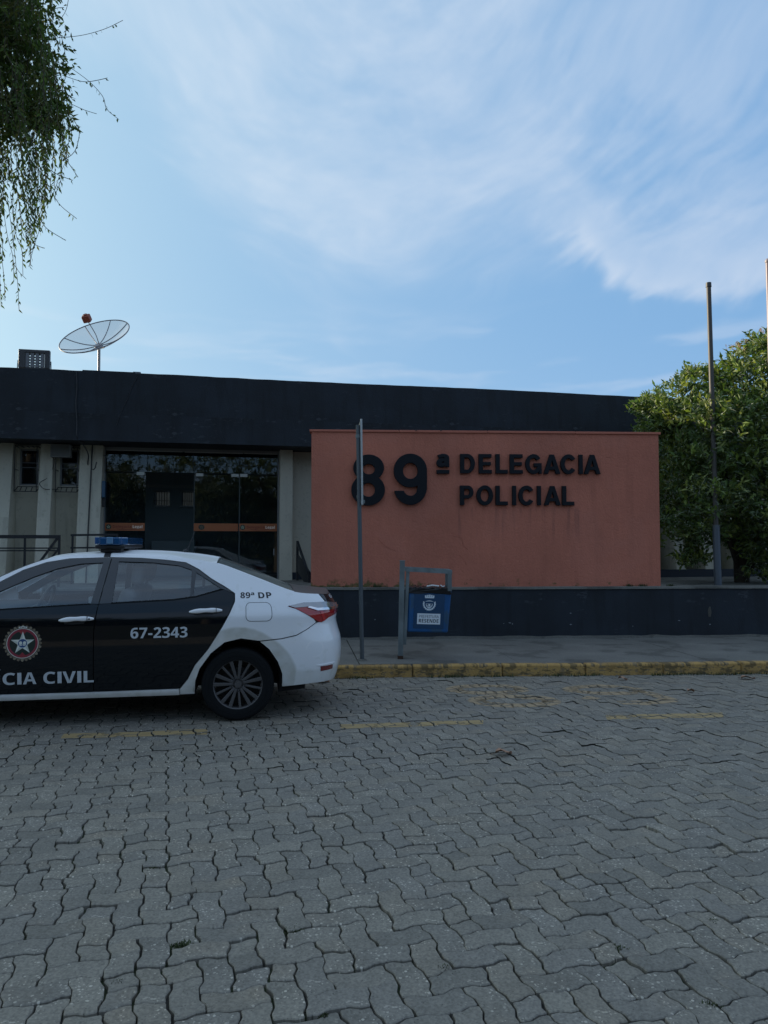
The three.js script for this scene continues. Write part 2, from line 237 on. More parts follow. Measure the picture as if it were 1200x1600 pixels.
for (let j = -26; j < 104; j++) for (let i = -86; i < 104; i++) {
  const k = (((i - j) % 4) + 4) % 4; let w, h, ly = j;
  if (k === 0) { w = 2; h = 1; } else if (k === 3) { w = 1; h = 2; } else continue;
  const [x, z] = toWorld(i + w / 2, ly + h / 2);
  if (x < -8 - 0.1 * z * -1 || x > 8.2 || z > 1.2 || streetT(x, z) > 0.05) continue;
  const near = z > -5.2, split = rnd() < 0.17 ? rr(0.4, 0.6) : 0;
  const broken = rnd() < 0.012;
  for (const cut of split ? [[0, split - 0.004], [split + 0.004, 1]] : [[0, 1]]) {
    const variant = near ? Math.floor(rnd() * 4) : Math.floor(rnd() * 3), parity = ((i & 1) ? 1 : 0) + ((j & 1) ? 2 : 0), gv = Math.floor(rnd() * 3), cq = split ? [cut[0] && Math.round(split * 12) / 12, cut[0] ? 1 : Math.round(split * 12) / 12] : cut;
    if (split) { if (cq[0] > 0) cq[0] += 0.006; else cq[1] -= 0.006; }
    const key = [w, parity, variant, gv, near, cq[0], cq[1]].join();
    if (!paverCache.has(key)) paverCache.set(key, paverGeometry(paverOutline(w, h, i & 1, j & 1, [0.055, 0.064, 0.08][gv], cq), hash(variant, w, 3) * 7 + parity * 0.37, hash(variant, w, 8) * 5, near));
    const bigTilt = rnd() < 0.07 ? 2.2 : 1;
    pavers.push({ x: x + rr(-1, 1) * 0.0016, z: z + rr(-1, 1) * 0.0016, y: Math.max(-0.011, rr(-0.0055, 0.001) - (rnd() < 0.06 ? 0.006 : 0) - (broken ? 0.008 : 0)), a: PHI_P + rr(-1, 1) * 1.6 * D2R, tx: rr(-1, 1) * 0.6 * D2R * bigTilt, tz: rr(-1, 1) * 0.5 * D2R * bigTilt, geo: paverCache.get(key), tone: Math.min(5, Math.floor(Math.pow(rnd(), 1.3) * 6 * (0.7 + 0.6 * fbm(x * 0.8 + 30, z * 0.8 + 30, 3, 0, 77)))) });
  }
}
const paverMatrix = (p) => new THREE.Matrix4().compose(V(p.x, p.y, p.z), new THREE.Quaternion().setFromEuler(new THREE.Euler(p.tx, p.a, p.tz, 'YXZ')), V(1, 1, 1));
camera.updateMatrixWorld(true); camera.updateProjectionMatrix();
for (const p of pavers) { const q = V(p.x, 0, p.z).project(camera); p.seen = p.z < -1.6 && Math.abs(q.x) < 1.02 && q.y > -1.03 ? -p.z : 1e3; p.m = paverMatrix(p); }
pavers.sort((a, b) => a.seen - b.seen);
const roadInv = road.matrixWorld.clone().invert(), field = [];
pavers.forEach((p, i) => {
  if (i < 300) { const m = mesh('paver', p.geo, paverMats[p.tone], road); m.applyMatrix4(roadInv.clone().multiply(p.m)); m.name = i ? 'paver_' + String(i).padStart(3, '0') : 'paver'; return; }
  const g = p.geo.clone().applyMatrix4(roadInv.clone().multiply(p.m)), c = paverMats[p.tone].color, n = g.attributes.position.count, col = new Float32Array(n * 3); for (let k = 0; k < n; k++) col.set([c.r, c.g, c.b], k * 3);
  g.setAttribute('color', new THREE.BufferAttribute(col, 3)); field.push(g);
});
const paverField = mesh('paver_field', mergeGeometries(field), paverFieldMat, road); paverField.userData.kind = 'stuff';

// paint on the pavers: each mark is cut to the block tops it lies on
function clipConvex(poly, hull) {          // Sutherland-Hodgman, hull counter-clockwise
  let out = poly;
  for (let i = 0; i < hull.length && out.length; i++) {
    const a = hull[i], b = hull[(i + 1) % hull.length], ex = b[0] - a[0], ey = b[1] - a[1], side = (p) => ex * (p[1] - a[1]) - ey * (p[0] - a[0]), res = [];
    for (let k = 0; k < out.length; k++) { const p = out[k], q = out[(k + 1) % out.length], sp = side(p), sq = side(q); if (sp >= 0) res.push(p); if ((sp >= 0) !== (sq >= 0)) { const t = sp / (sp - sq); res.push([p[0] + (q[0] - p[0]) * t, p[1] + (q[1] - p[1]) * t]); } }
    out = res;
  }
  return out;
}
const ccw = (q) => THREE.ShapeUtils.area(q.map((p) => new THREE.Vector2(...p))) < 0 ? q.slice().reverse() : q;
function paintMark(name, quads, mat) {     // quads in world x, -z
  const P = [], N = [], U = [];
  for (const p of pavers) {
    const inv = p.m.clone().invert();
    for (const q of quads) {
      if (Math.hypot(q[0][0] - p.x, -q[0][1] - p.z) > 1.6) continue;
      const top = p.geo.userData.top.map(([x, y]) => { const v = V(x, 0, -y).applyMatrix4(p.m); return [v.x, -v.z]; });
      const c = clipConvex(ccw(top), ccw(q)); if (c.length < 3) continue;
      const nrm = V(0, 1, 0).transformDirection(p.m), o = V(0, 0, 0).applyMatrix4(p.m);
      for (const t of THREE.ShapeUtils.triangulateShape(c.map((a) => new THREE.Vector2(...a)), [])) for (const i of t) { const x = c[i][0], z = -c[i][1], y = o.y - (nrm.x * (x - o.x) + nrm.z * (z - o.z)) / nrm.y + 0.0016, v = V(x, y, z).applyMatrix4(roadInv); P.push(v.x, v.y, v.z); N.push(0, 1, 0); U.push(x, z); }
    }
  }
  const g = new THREE.BufferGeometry(); g.setAttribute('position', new THREE.Float32BufferAttribute(P, 3)); g.setAttribute('normal', new THREE.Float32BufferAttribute(N, 3)); g.setAttribute('uv', new THREE.Float32BufferAttribute(U, 2));
  return mesh(name, g, mat, road);
}
const stroke = (pts, w) => { const q = []; for (let i = 0; i + 1 < pts.length; i++) { const [ax, ay] = pts[i], [bx, by] = pts[i + 1], l = Math.hypot(bx - ax, by - ay), nx = -(by - ay) / l * w / 2, ny = (bx - ax) / l * w / 2, ex = (bx - ax) / l * 0.012, ey = (by - ay) / l * 0.012; q.push([[ax + nx - ex, ay + ny - ey], [ax - nx - ex, ay - ny - ey], [bx - nx + ex, by - ny + ey], [bx + nx + ex, by + ny + ey]]); } return q; };
for (const [a, b, c, d] of [[[-2.604, 6.087], [-2.56, 5.925], [-1.435, 6.075], [-1.467, 6.225]], [[-0.373, 6.4], [-0.364, 6.25], [0.85, 6.41], [0.872, 6.56]], [[1.992, 6.735], [1.96, 6.57], [3.03, 6.66], [3.09, 6.83]]]) paintMark('lane_dash', [[a, b, c, d]], roadPaint);
paintMark('painted_numeral', [...stroke(arc(1.1, 7.93, 0.36, 0.2, 0, 360, 22), 0.17), ...stroke(arc(1.28, 7.35, 0.37, 0.21, 0, 360, 22), 0.18)], oldPaint);
paintMark('painted_numeral', [...stroke(arc(2.33, 7.9, 0.36, 0.2, 0, 360, 20), 0.16), ...stroke([[2.66, 7.86], [2.78, 7.6], [2.84, 7.38], [2.6, 7.27], [2.3, 7.27]], 0.17), ...stroke([[2.02, 7.5], [2.12, 7.43]], 0.16)], oldPaint);

// kerb of separate stones, sidewalk slabs behind it
const kerb = new THREE.Group(); kerb.name = 'kerb'; scene.add(struct(kerb)); kerb.position.set(...STREET); kerb.rotation.y = PHI_S;
const kerbJoints = [-9.1, -8.05, -7.0, -5.98, -4.95, -3.9, -2.87, -1.83, -0.834, 0.335, 1.386, 2.375, 3.306, 4.257, 5.25, 6.25, 7.25, 8.25, 9.25];
for (let i = 0; i + 1 < kerbJoints.length; i++) {
  const g = rbox(kerbJoints[i] + rr(0.002, 0.004), kerbJoints[i + 1] - rr(0.002, 0.004), -0.1, 0.13, -0.14, 0, 0.022, 3), p = g.attributes.position, tilt = rr(-1, 1) * 0.006, off = rr(-1, 1) * 0.006;
  for (let k = 0; k < p.count; k++) { const x = p.getX(k), y = p.getY(k); p.setZ(k, p.getZ(k) + off + 0.02 * Math.max(0, 0.13 - y) + 0.008 * (fbm(x * 5 + 30, y * 9, 3, 0, 91) - 0.5)); p.setY(k, y + tilt * (x - kerbJoints[i]) + (y > 0 ? 0.012 * (fbm(x * 4, 3, 3, 0, 93) - 0.5) : 0)); }
  g.computeVertexNormals(); { const uv = g.attributes.uv; for (let k = 0; k < uv.count; k++) uv.setXY(k, uv.getX(k) + i * 0.37, p.getY(k) > 0.1 ? 0.36 + (p.getZ(k) % 0.14) * 0.2 : p.getY(k) + 0.02); }
  mesh('kerb_stone', g, kerbMat, kerb);
}
const walk = new THREE.Group(); walk.name = 'sidewalk'; scene.add(struct(walk)); walk.position.set(...STREET); walk.rotation.y = PHI_S;
const slabJoints = [[-14, -14], [-11.6, -11.5], [-9.2, -9.1], [-6.9, -6.8], [-4.6, -4.5], [-2.5, -2.4], [-0.28, -0.42], [1.62, 1.52], [3.98, 3.86], [6.3, 6.2], [8.6, 8.5], [11, 11]];
for (let i = 0; i + 1 < slabJoints.length; i++) {
  const [a, b] = slabJoints[i], [c, d] = slabJoints[i + 1], g = extrude(shapeOf([[a + 0.006, 0.143], [c - 0.006, 0.143], [d - 0.006, 2.39], [b + 0.006, 2.39]]), 0.12).rotateX(-Math.PI / 2).translate(0, rr(0.004, 0.012), 0);
  mesh('sidewalk_slab', metricUV(g), walkMat, walk);
}
mesh('slab_bed', box(-14, 11, -0.05, 0.1, -2.39, -0.143), soilMat, walk);

// raised forecourt and the dark wall that holds it
const fc = [onStreet(-13, 0, 2.55), onStreet(11, 0, 2.55), onStation(13.5, 0, 9), onStation(-13, 0, 9)];
const forecourt = struct(mesh('forecourt', metricUV(extrude(shapeOf(fc.map((p) => [p[0], -p[2]])), 0.8).rotateX(-Math.PI / 2).translate(0, 0.065, 0)), walkMat));
const rwall = thing('retaining_wall', 'low dark navy painted wall with a pale ledge behind the sidewalk', 'wall', STREET, PHI_S);
mesh('wall', box(-13, 11, 0.0, 0.872, -2.6, -2.4), navyMat, rwall);
{
  const g = new THREE.BoxGeometry(24, 0.032, 0.3, 240, 1, 3).translate(-1, 0.878, -2.53), p = g.attributes.position;
  for (let k = 0; k < p.count; k++) { const x = p.getX(k); p.setY(k, p.getY(k) + 0.008 * (fbm(x * 3, 1, 3, 0, 881) - 0.5)); p.setZ(k, p.getZ(k) + 0.014 * (fbm(x * 5, 4, 3, 0, 883) - 0.5)); }
  g.computeVertexNormals(); mesh('ledge', metricUV(g), walkMat, rwall);
}
mesh('plaster_foot', (() => { const g = metricUV(new THREE.BoxGeometry(24, 0.05, 0.03, 300, 1, 1).translate(-1, 0.15, -2.4)), p = g.attributes.position; for (let k = 0; k < p.count; k++) if (p.getY(k) > 0.15) p.setY(k, 0.148 + 0.03 * fbm(p.getX(k) * 4, 2, 4, 0, 887)); g.computeVertexNormals(); return g; })(), walkMat, rwall);
for (const [s, y, w, h] of [[2.02, 0.36, 0.05, 0.014], [2.06, 0.345, 0.02, 0.02], [1.93, 0.35, 0.014, 0.014], [2.95, 0.5, 0.03, 0.016], [2.95, 0.33, 0.04, 0.016], [3.9, 0.3, 0.02, 0.012], [5.1, 0.5, 0.06, 0.18], [5.1, 0.32, 0.025, 0.02], [4.62, 0.38, 0.05, 0.012], [0.0, 0.42, 0.02, 0.02]]) {   // chips in the paint
  const n = 11, pts = Array.from({ length: n }, (_, i) => { const a = i / n * 6.283, k = 0.5 * rr(0.55, 1.1); return [s + Math.cos(a) * w * k, y + Math.sin(a) * h * k]; });
  mesh('paint_chip', extrude(shapeOf(pts), 0.003).translate(0, 0, -2.4), s === 5.1 && h > 0.1 ? std(0.07, 0.065, 0.055, 0.9) : std(0.2, 0.22, 0.24, 0.9), rwall);
}

// ------------------------------------------------------------------ sign wall with standing letters
const signWall = thing('sign_wall', 'terracotta rendered sign wall carrying large black letters above the dark wall', 'wall', STREET, PHI_S);
{
  const g = new THREE.BoxGeometry(5.365, 2.36, 0.22).translate(1.7275, 2.055, -2.66), h = g.toNonIndexed(), uv = h.attributes.uv, p = h.attributes.position, n = h.attributes.normal;
  for (let i = 0; i < uv.count; i++) uv.setXY(i, Math.abs(n.getX(i)) > 0.5 ? p.getZ(i) * 0.2 : (p.getX(i) + 0.955) / 5.4, (p.getY(i) - 0.875) / 2.4);
  const m = signMat.clone(); m.bumpMap = plasterBump.clone(); m.bumpMap.repeat.set(5.4, 2.4); mesh('wall', h, m, signWall);
  for (let s = -0.985; s < 4.42; s += 1.36) mesh('coping_tile', rbox(s, Math.min(s + 1.352, 4.44), 3.235 + rr(0, 0.003), 3.272 + rr(-0.002, 0.002), -2.8, -2.525, 0.006), terracotta, signWall);
  for (const [s, y, w] of [[0.62, 3.262, 0.02], [1.0, 3.262, 0.02]]) mesh('bolt', box(s, s + w, y, y + 0.022, -2.53, -2.515), blackMetal, signWall);
  // hairline cracks and blisters in the render, as thin raised lips
  for (const pts of [[[1.2, 1.66], [1.32, 1.63], [1.35, 1.52], [1.42, 1.46]], [[1.29, 1.37], [1.36, 1.3], [1.4, 1.22]], [[2.1, 1.15], [2.14, 1.12], [2.18, 1.13]], [[0.05, 1.62], [0.18, 1.5], [0.33, 1.43]]]) mesh('render_crack', tube(pts.map(([a, b]) => [a, b, -2.55]), 0.004, 16, 5), terracotta, signWall);
  const Z = -2.545, D = 0.055, L = (shape, s, y, d = D) => mesh('letter', extrude(shape, d, 0.004).translate(s, y, Z + 0.0), letterMat, signWall);
  const H = 0.297, W = 0.064, R = H / 2;
  const ring = (cx, cy, rx, ry, w, wy = w) => { const s = shapeOf(arc(cx, cy, rx, ry, 0, 350, 35)); s.holes.push(pathOf(arc(cx, cy, rx - w, ry - wy, 0, 350, 35))); return s; };
  const G = {
    D: () => { const s = shapeOf([[0, 0], [0.1, 0], ...arc(0.11, R, 0.116, R, -90, 90, 20), [0, H]]); s.holes.push(pathOf([[W, 0.056], [0.1, 0.056], ...arc(0.105, R, 0.057, R - 0.056, -90, 90, 14), [W, H - 0.056]])); return s; },
    E: () => shapeOf([[0, 0], [0.2, 0], [0.2, 0.056], [W, 0.056], [W, 0.123], [0.186, 0.123], [0.186, 0.177], [W, 0.177], [W, 0.242], [0.197, 0.242], [0.197, H], [0, H]]),
    L: () => shapeOf([[0, 0], [0.186, 0], [0.186, 0.058], [W, 0.058], [W, H], [0, H]]),
    I: () => shapeOf([[0, 0], [W - 0.004, 0], [W - 0.004, H], [0, H]]),
    A: () => { const s = shapeOf([[0, 0], [0.066, 0], [0.084, 0.06], [0.17, 0.06], [0.188, 0], [0.256, 0], [0.16, H], [0.096, H]]); s.holes.push(pathOf([[0.1, 0.112], [0.154, 0.112], [0.128, 0.212]])); return s; },
    P: () => { const s = shapeOf([[0, 0], [W, 0], [W, 0.1], [0.12, 0.1], ...arc(0.12, 0.1985, 0.086, 0.0985, -90, 90, 16), [0, H]]); s.holes.push(pathOf([[W, 0.152], [0.115, 0.152], ...arc(0.115, 0.1985, 0.031, 0.0465, -90, 90, 10), [W, 0.245]])); return s; },
    O: () => ring(0.127, R, 0.127, R + 0.005, 0.064, 0.06),
    C: () => shapeOf([...arc(0.122, R, 0.122, R + 0.005, 32, 326, 30), ...arc(0.122, R, 0.06, R - 0.056, 322, 36, 26)]),
    G: () => shapeOf([...arc(0.126, R, 0.126, R + 0.005, 34, 322, 30), [0.202, 0.0], [0.25, 0.0], [0.25, 0.162], [0.13, 0.162], [0.13, 0.108], [0.188, 0.108], ...arc(0.126, R, 0.064, R - 0.056, 318, 38, 24)]),
  };
  for (const [c, s] of [['D', 1.3], ['E', 1.585], ['L', 1.845], ['E', 2.063], ['G', 2.305], ['A', 2.588], ['C', 2.852], ['I', 3.135], ['A', 3.216]]) L(G[c](), s, 2.613);
  for (const [c, s] of [['P', 1.296], ['O', 1.548], ['L', 1.842], ['I', 2.098], ['C', 2.196], ['I', 2.482], ['A', 2.59], ['L', 2.87]]) L(G[c](), s, 2.13);
  { // 8: two rings grown together
    const up = [0.262, 0.572, 0.233, 0.2], lo = [0.254, 0.238, 0.254, 0.238]; let au = -60, al = 60;
    { let best = 9; for (let a = -80; a < -10; a++) for (let b = 10; b < 80; b++) { const d = Math.hypot(up[0] + up[2] * Math.cos(a * D2R) - lo[0] - lo[2] * Math.cos(b * D2R), up[1] + up[3] * Math.sin(a * D2R) - lo[1] - lo[3] * Math.sin(b * D2R)); if (d < best) { best = d; au = a; al = b; } } }
    const s = shapeOf([...arc(...up, au, 180 - au, 40), ...arc(...lo, 180 - al, 360 + al, 44)]); s.holes.push(pathOf(arc(0.263, 0.55, 0.09, 0.078, 0, 350, 30)), pathOf(arc(0.257, 0.238, 0.1, 0.104, 0, 350, 30)));
    L(s, -0.354, 2.117, 0.07);
  }
  { // 9
    const s = shapeOf([[0.012, 0.213], [0.155, 0.213], ...arc(0.254, 0.25, 0.105, 0.112, 205, 336, 18), [0.363, 0.272], ...arc(0.254, 0.515, 0.252, 0.25, 296, 180, 26), ...arc(0.254, 0.525, 0.252, 0.252, 180, 0, 34), ...arc(0.254, 0.275, 0.252, 0.275, 0, -162, 36)]);
    s.holes.push(pathOf(arc(0.254, 0.515, 0.112, 0.122, 0, 350, 30))); L(s, 0.285, 2.13, 0.07);
  }
  { const sh = font.generateShapes('a', 0.29); const g = new THREE.ExtrudeGeometry(sh, { depth: 0.05, bevelEnabled: true, bevelSize: 0.016, bevelThickness: 0.004, bevelSegments: 1 }); g.computeBoundingBox(); const b = g.boundingBox; g.translate(-b.min.x, -b.min.y, 0).scale(0.196 / (b.max.x - b.min.x), 0.205 / (b.max.y - b.min.y), 1).translate(0.938, 2.705, Z); mesh('letter', metricUV(g), letterMat, signWall); mesh('letter_bar', rbox(0.94, 1.134, 2.607, 2.665, Z, Z + 0.05, 0.004), letterMat, signWall); }
}

// ------------------------------------------------------------------ the police station
const station = thing('police_station', 'low cream police station with a deep navy fascia and dark glass entrance', 'building', STATION, PHI_B);
{
  const soffitY = 3.3, T = 1.0;
  // fascia: long slab with a slightly uneven top
  { const g = new THREE.BoxGeometry(34, 1.165, 0.24, 680, 1, 1).translate(-5, 3.8825, -0.12), p = g.attributes.position; for (let k = 0; k < p.count; k++) { const x = p.getX(k); if (p.getY(k) > 4) p.setY(k, p.getY(k) + 0.012 * (fbm(x * 3, 1, 4, 0, 901) - 0.5) - 0.006 * Math.cos(x)); } g.computeVertexNormals(); mesh('fascia', metricUV(g), navyMat, station); }
  mesh('fascia_lip', box(-22, 12, 3.285, 3.335, -0.24, 0.012), navyMat, station);
  mesh('soffit', box(-22, 12, 3.306, 3.36, -1.3, -0.241), navyMat, station);
  mesh('roof', box(-22, 12, 4.1, 4.3, -3.6, -0.242), walkMat, station);
  mesh('roof_felt', box(-3.9, -3.05, 4.468, 4.49, -0.2, -0.03), navyMat, station);
  // front wall: window openings left of the entrance
  const wins = [[-7.78, -7.46], [-7.11, -6.79], [-6.44, -6.12], [-5.77, -5.45], [-5.1, -4.78], [-4.43, -4.11]];
  const wallL = shapeOf([[-22, 0.85], [-3.69, 0.85], [-3.69, 3.306], [-22, 3.306]]); for (const [a, b] of wins) wallL.holes.push(pathOf([[a, 2.585], [b, 2.585], [b, 3.235], [a, 3.235]]));
  mesh('front_wall', extrude(wallL, 0.16).translate(0, 0, -T - 0.16), creamMat, station);
  mesh('front_wall', box(-0.29, 12, 0.85, 3.306, -T - 0.16, -T), creamMat, station);
  mesh('baseboard', box(-0.285, 1.2, 0.87, 1.0, -T, -T + 0.02), std(0.016, 0.032, 0.055, 0.6), station);
  mesh('end_wall', box(-22.2, -22, 0.85, 4.3, -9, -T), creamMat, station); mesh('end_wall', box(12, 12.2, 0.85, 4.3, -9, -T), creamMat, station);
  for (const [i, [a, b]] of wins.entries()) {
    const w = new THREE.Group(); w.name = 'window'; station.add(w);
    mesh('frame', [box(a, b, 2.585, 2.612, -T - 0.1, -T - 0.03), box(a, b, 3.208, 3.235, -T - 0.1, -T - 0.03), box(a, a + 0.025, 2.612, 3.208, -T - 0.1, -T - 0.03), box(b - 0.025, b, 2.612, 3.208, -T - 0.1, -T - 0.03)], greyMetal, w);
    for (const y of [2.9, 2.985]) mesh('glazing_bar', box(a + 0.025, b - 0.025, y, y + 0.016, -T - 0.085, -T - 0.05), std(0.1, 0.12, 0.14, 0.5), w);
    mesh('pane', box(a + 0.024, b - 0.024, 2.611, 3.209, -T - 0.075, -T - 0.069), glassMat(0.5, 0.55, 0.6), w);
    const gb = []; const y0 = 2.46, y1 = 3.26, gz = -T + 0.24, g0 = a - 0.02, g1 = b + 0.02;                         // cage of bars standing out from the wall, raked at the foot
    for (const [zz, yy] of [[gz, y0], [gz, y1]]) gb.push(bar([g0, yy, zz], [g1, yy, zz], 0.014));
    for (const x of [g0, g1]) gb.push(bar([x, y0, gz], [x, y0 + 0.1, -T], 0.012), bar([x, y0, gz], [x, y1, gz], 0.012), bar([x, y1, gz], [x, y1, -T], 0.012), bar([x, 2.85, gz], [x, 2.85, -T], 0.01));
    gb.push(bar([g0, y0 + 0.1, -T + 0.008], [g1, y0 + 0.1, -T + 0.008], 0.012));
    for (let k = 1; k < 4; k++) { const x = g0 + (g1 - g0) * k / 4; gb.push(bar([x, y0, gz], [x - 0.03, y0 + 0.1, -T + 0.004], 0.01), bar([x, y1, gz], [x, y1, -T], 0.01)); }
    mesh('window_grille', gb, blackMetal, w);
  }
  // raked buttresses
  const butt = (a, b, name = 'pilaster') => { const g = extrude(shapeOf([[T, 0.85], [T, 3.304], [0.76, 3.304], [0.41, 0.85]]), b - a, 0.006); g.rotateY(Math.PI / 2); return mesh(name, metricUV(g.translate(a, 0, 0)), creamMat, station); };
  for (const s of [-9.35, -8.68, -8.01, -7.34, -6.67, -6.0, -5.36, -4.7]) butt(s, s + 0.215);
  butt(-4.045, -3.662);
  for (let s = 4.2; s < 11.6; s += 0.67) butt(s, s + 0.21);
  mesh('baseboard', box(4.0, 11.9, 0.86, 1.02, -0.5, -0.385), std(0.012, 0.018, 0.03, 0.7), station);
  mesh('pillar', rbox(-0.517, -0.28, 0.85, 3.304, -0.98, -0.7, 0.006), creamMat, station);
  // entrance: frame, track, glass panels with printed strips
  mesh('door_frame', [box(-3.66, -0.517, 3.245, 3.304, -0.995, -0.93), box(-0.545, -0.519, 0.86, 3.245, -0.985, -0.94), box(-3.66, -3.645, 0.86, 3.245, -0.985, -0.94)], greyMetal, station);
  mesh('door_track', [box(-3.62, -2.3, 3.236, 3.252, -0.93, -0.915), box(-2.26, -1.2, 3.234, 3.25, -0.93, -0.915), box(-1.17, -0.56, 3.236, 3.252, -0.93, -0.915)], std(0.4, 0.41, 0.4, 0.4), station);
  const smoke = phys(0.55, 0.6, 0.61, 0.015, { transmission: 1, thickness: 0, ior: 1.5 });
  const strip = (kind) => canvasTex(640, 128, (c, w, h) => {
    c.fillStyle = '#9c5a33'; c.fillRect(0, 0, w, h); c.fillStyle = '#a8643c'; c.fillRect(0, 0, w, 8);
    const cx = kind === 'plain' ? 110 : 56, cy = 64; c.fillStyle = '#31352c'; c.beginPath(); c.arc(cx, cy, 44, 0, 7); c.fill();
    c.fillStyle = kind === 'plain' ? '#6a5a3a' : '#9fae8e'; c.beginPath(); for (let i = 0; i < 10; i++) { const a = -Math.PI / 2 + i * Math.PI / 5, r = i % 2 ? 15 : 36; c.lineTo(cx + Math.cos(a) * r, cy + Math.sin(a) * r); } c.fill(); c.fillStyle = '#20324a'; c.beginPath(); c.arc(cx, cy, 9, 0, 7); c.fill();
    if (kind !== 'plain') { c.font = 'bold 66px sans-serif'; c.fillStyle = '#6f2a1e'; c.fillText('Delegacia', 120, 84, 312); c.fillStyle = '#f1e3d2'; c.fillText('Legal', 440, 84, 168); c.strokeStyle = '#5b241d'; c.lineWidth = 7; c.beginPath(); c.moveTo(190, 98); c.quadraticCurveTo(340, 122, 560, 92); c.stroke(); }
  });
  const panels = [[-3.643, -2.945, 'text'], [-2.087, -1.268, 'plain'], [-1.258, -0.547, 'text']];
  for (const [k, [a, b, kind]] of panels.entries()) {
    const d = new THREE.Group(); d.name = 'glass_door'; station.add(d); const z = -0.96 - (k === 1 ? 0.03 : 0);
    mesh('pane', box(a, b, 0.875, 2.835, z - 0.005, z + 0.005), smoke, d);
    const g = new THREE.BoxGeometry(b - a - 0.01, 0.142, 0.004).translate((a + b) / 2, 1.852, z + 0.009); mesh('printed_strip', g, new THREE.MeshStandardMaterial({ map: strip(kind), roughness: 0.5 }), d);
    for (const x of kind === 'plain' ? [a + 0.03, b - 0.14] : [k ? a + 0.01 : b - 0.16]) mesh('patch_fitting', rbox(x, x + 0.14, 2.8, 2.86, z - 0.015, z + 0.016, 0.004), std(0.42, 0.44, 0.42, 0.35, { metalness: 0.4 }), d);
    if (k === 2) mesh('handle', rod([b - 0.06, 1.33, z + 0.05], [b - 0.06, 1.45, z + 0.05], 0.012), greyMetal, d);
    mesh('edge_strip', box(a, a + 0.012, 0.875, 2.83, z - 0.008, z + 0.008), std(0.06, 0.08, 0.085, 0.3), d);
  }
  for (const [a, b] of [[-3.643, -2.92], [-2.91, -2.1], [-2.09, -1.27], [-1.26, -0.547]]) mesh('transom_pane', box(a, b, 2.862, 3.243, -0.968, -0.958), smoke, station);
  // hall behind the glass
  const hall = std(0.22, 0.28, 0.3, 0.8), dark = std(0.03, 0.035, 0.04, 0.7);
  mesh('hall_floor', box(-5.2, 0.9, 0.86, 0.88, -3.42, -1.0), std(0.12, 0.12, 0.12, 0.3), station);
  mesh('hall_ceiling', box(-5.2, 0.9, 3.24, 3.3, -3.42, -1.161), dark, station);
  mesh('hall_wall', box(-5.3, -5.2, 0.86, 3.3, -3.42, -1.16), hall, station); mesh('hall_wall', box(0.9, 1.0, 0.86, 3.3, -3.42, -1.16), hall, station);
  const bw = shapeOf([[-5.2, 0.86], [0.9, 0.86], [0.9, 3.3], [-5.2, 3.3]]); const iw = [[-3.01, -2.69], [-2.455, -2.197]]; for (const [a, b] of iw) bw.holes.push(pathOf([[a, 2.365], [b, 2.365], [b, 2.667], [a, 2.667]]));
  mesh('hall_wall', extrude(bw, 0.12).translate(0, 0, -3.42), hall, station);
  mesh('hall_lintel', box(-3.18, -2.05, 2.75, 2.81, -3.3, -3.26), std(0.3, 0.33, 0.33, 0.7), station);
  for (const [a, b] of iw) { const w = new THREE.Group(); w.name = 'inner_window'; station.add(w); mesh('sill', box(a - 0.02, b + 0.02, 2.335, 2.365, -3.32, -3.26), greyMetal, w); mesh('head', box(a - 0.02, b + 0.02, 2.667, 2.697, -3.32, -3.26), greyMetal, w); for (let k = 1; k < 6; k++) mesh('bar', rod([a + (b - a) * k / 6, 2.365, -3.28], [a + (b - a) * k / 6, 2.667, -3.28], 0.008, 0.008, 6), blackMetal, w); mesh('crossbar', box(a, b, 2.46, 2.472, -3.29, -3.275), blackMetal, w); mesh('pane', box(a, b, 2.365, 2.667, -3.39, -3.384), phys(0.16, 0.18, 0.2, 0.7, { transmission: 0.7, thickness: 0 }), w); }
  mesh('counter', rbox(-3.0, -2.1, 0.88, 1.6, -3.2, -2.7, 0.01), hall, station);
  mesh('rear_wall', box(-22, 12, 0.85, 3.1, -9.2, -9.0), creamMat, station);
  // cable down the fascia and on along the pilaster, hairline crack, wires
  mesh('fascia_cable', [tube([[-3.99, 4.455, 0.012], [-3.975, 4.2, 0.014], [-3.985, 3.9, 0.012], [-3.965, 3.6, 0.015], [-3.955, 3.33, 0.018], [-3.9, 3.25, -0.12], [-3.88, 3.1, -0.6], [-3.9, 2.93, -0.72], [-3.8, 2.86, -0.7], [-3.76, 3.0, -0.72]], 0.011, 60), tube([[-3.0, 4.42, 0.006], [-3.1, 4.2, 0.006], [-3.16, 4.02, 0.006], [-3.24, 3.84, 0.006], [-3.34, 3.55, 0.006]], 0.0045, 24)], blackMetal, station);
  mesh('drain_cable', tube([[-3.84, 3.3, -0.745], [-3.845, 2.5, -0.63], [-3.85, 1.7, -0.515], [-3.85, 0.87, -0.397]], 0.011, 30), blackMetal, station);
  mesh('wire', tube([[-4.47, 3.05, -0.66], [-4.49, 2.85, -0.7], [-4.56, 2.7, -0.68], [-4.68, 2.6, -0.64], [-4.6, 2.5, -0.6], [-4.45, 2.5, -0.7], [-4.4, 2.5, -0.76]], 0.006, 40), blackMetal, station); mesh('wire', tube([[-4.05, 2.75, -0.7], [-3.9, 2.95, -0.72], [-3.7, 3.1, -0.74], [-3.6, 3.13, -0.78]], 0.005, 24), blackMetal, station);
  mesh('wall_box', [rbox(-4.505, -4.17, 3.056, 3.282, -0.72, -0.58, 0.01)], std(0.12, 0.125, 0.12, 0.7), station);
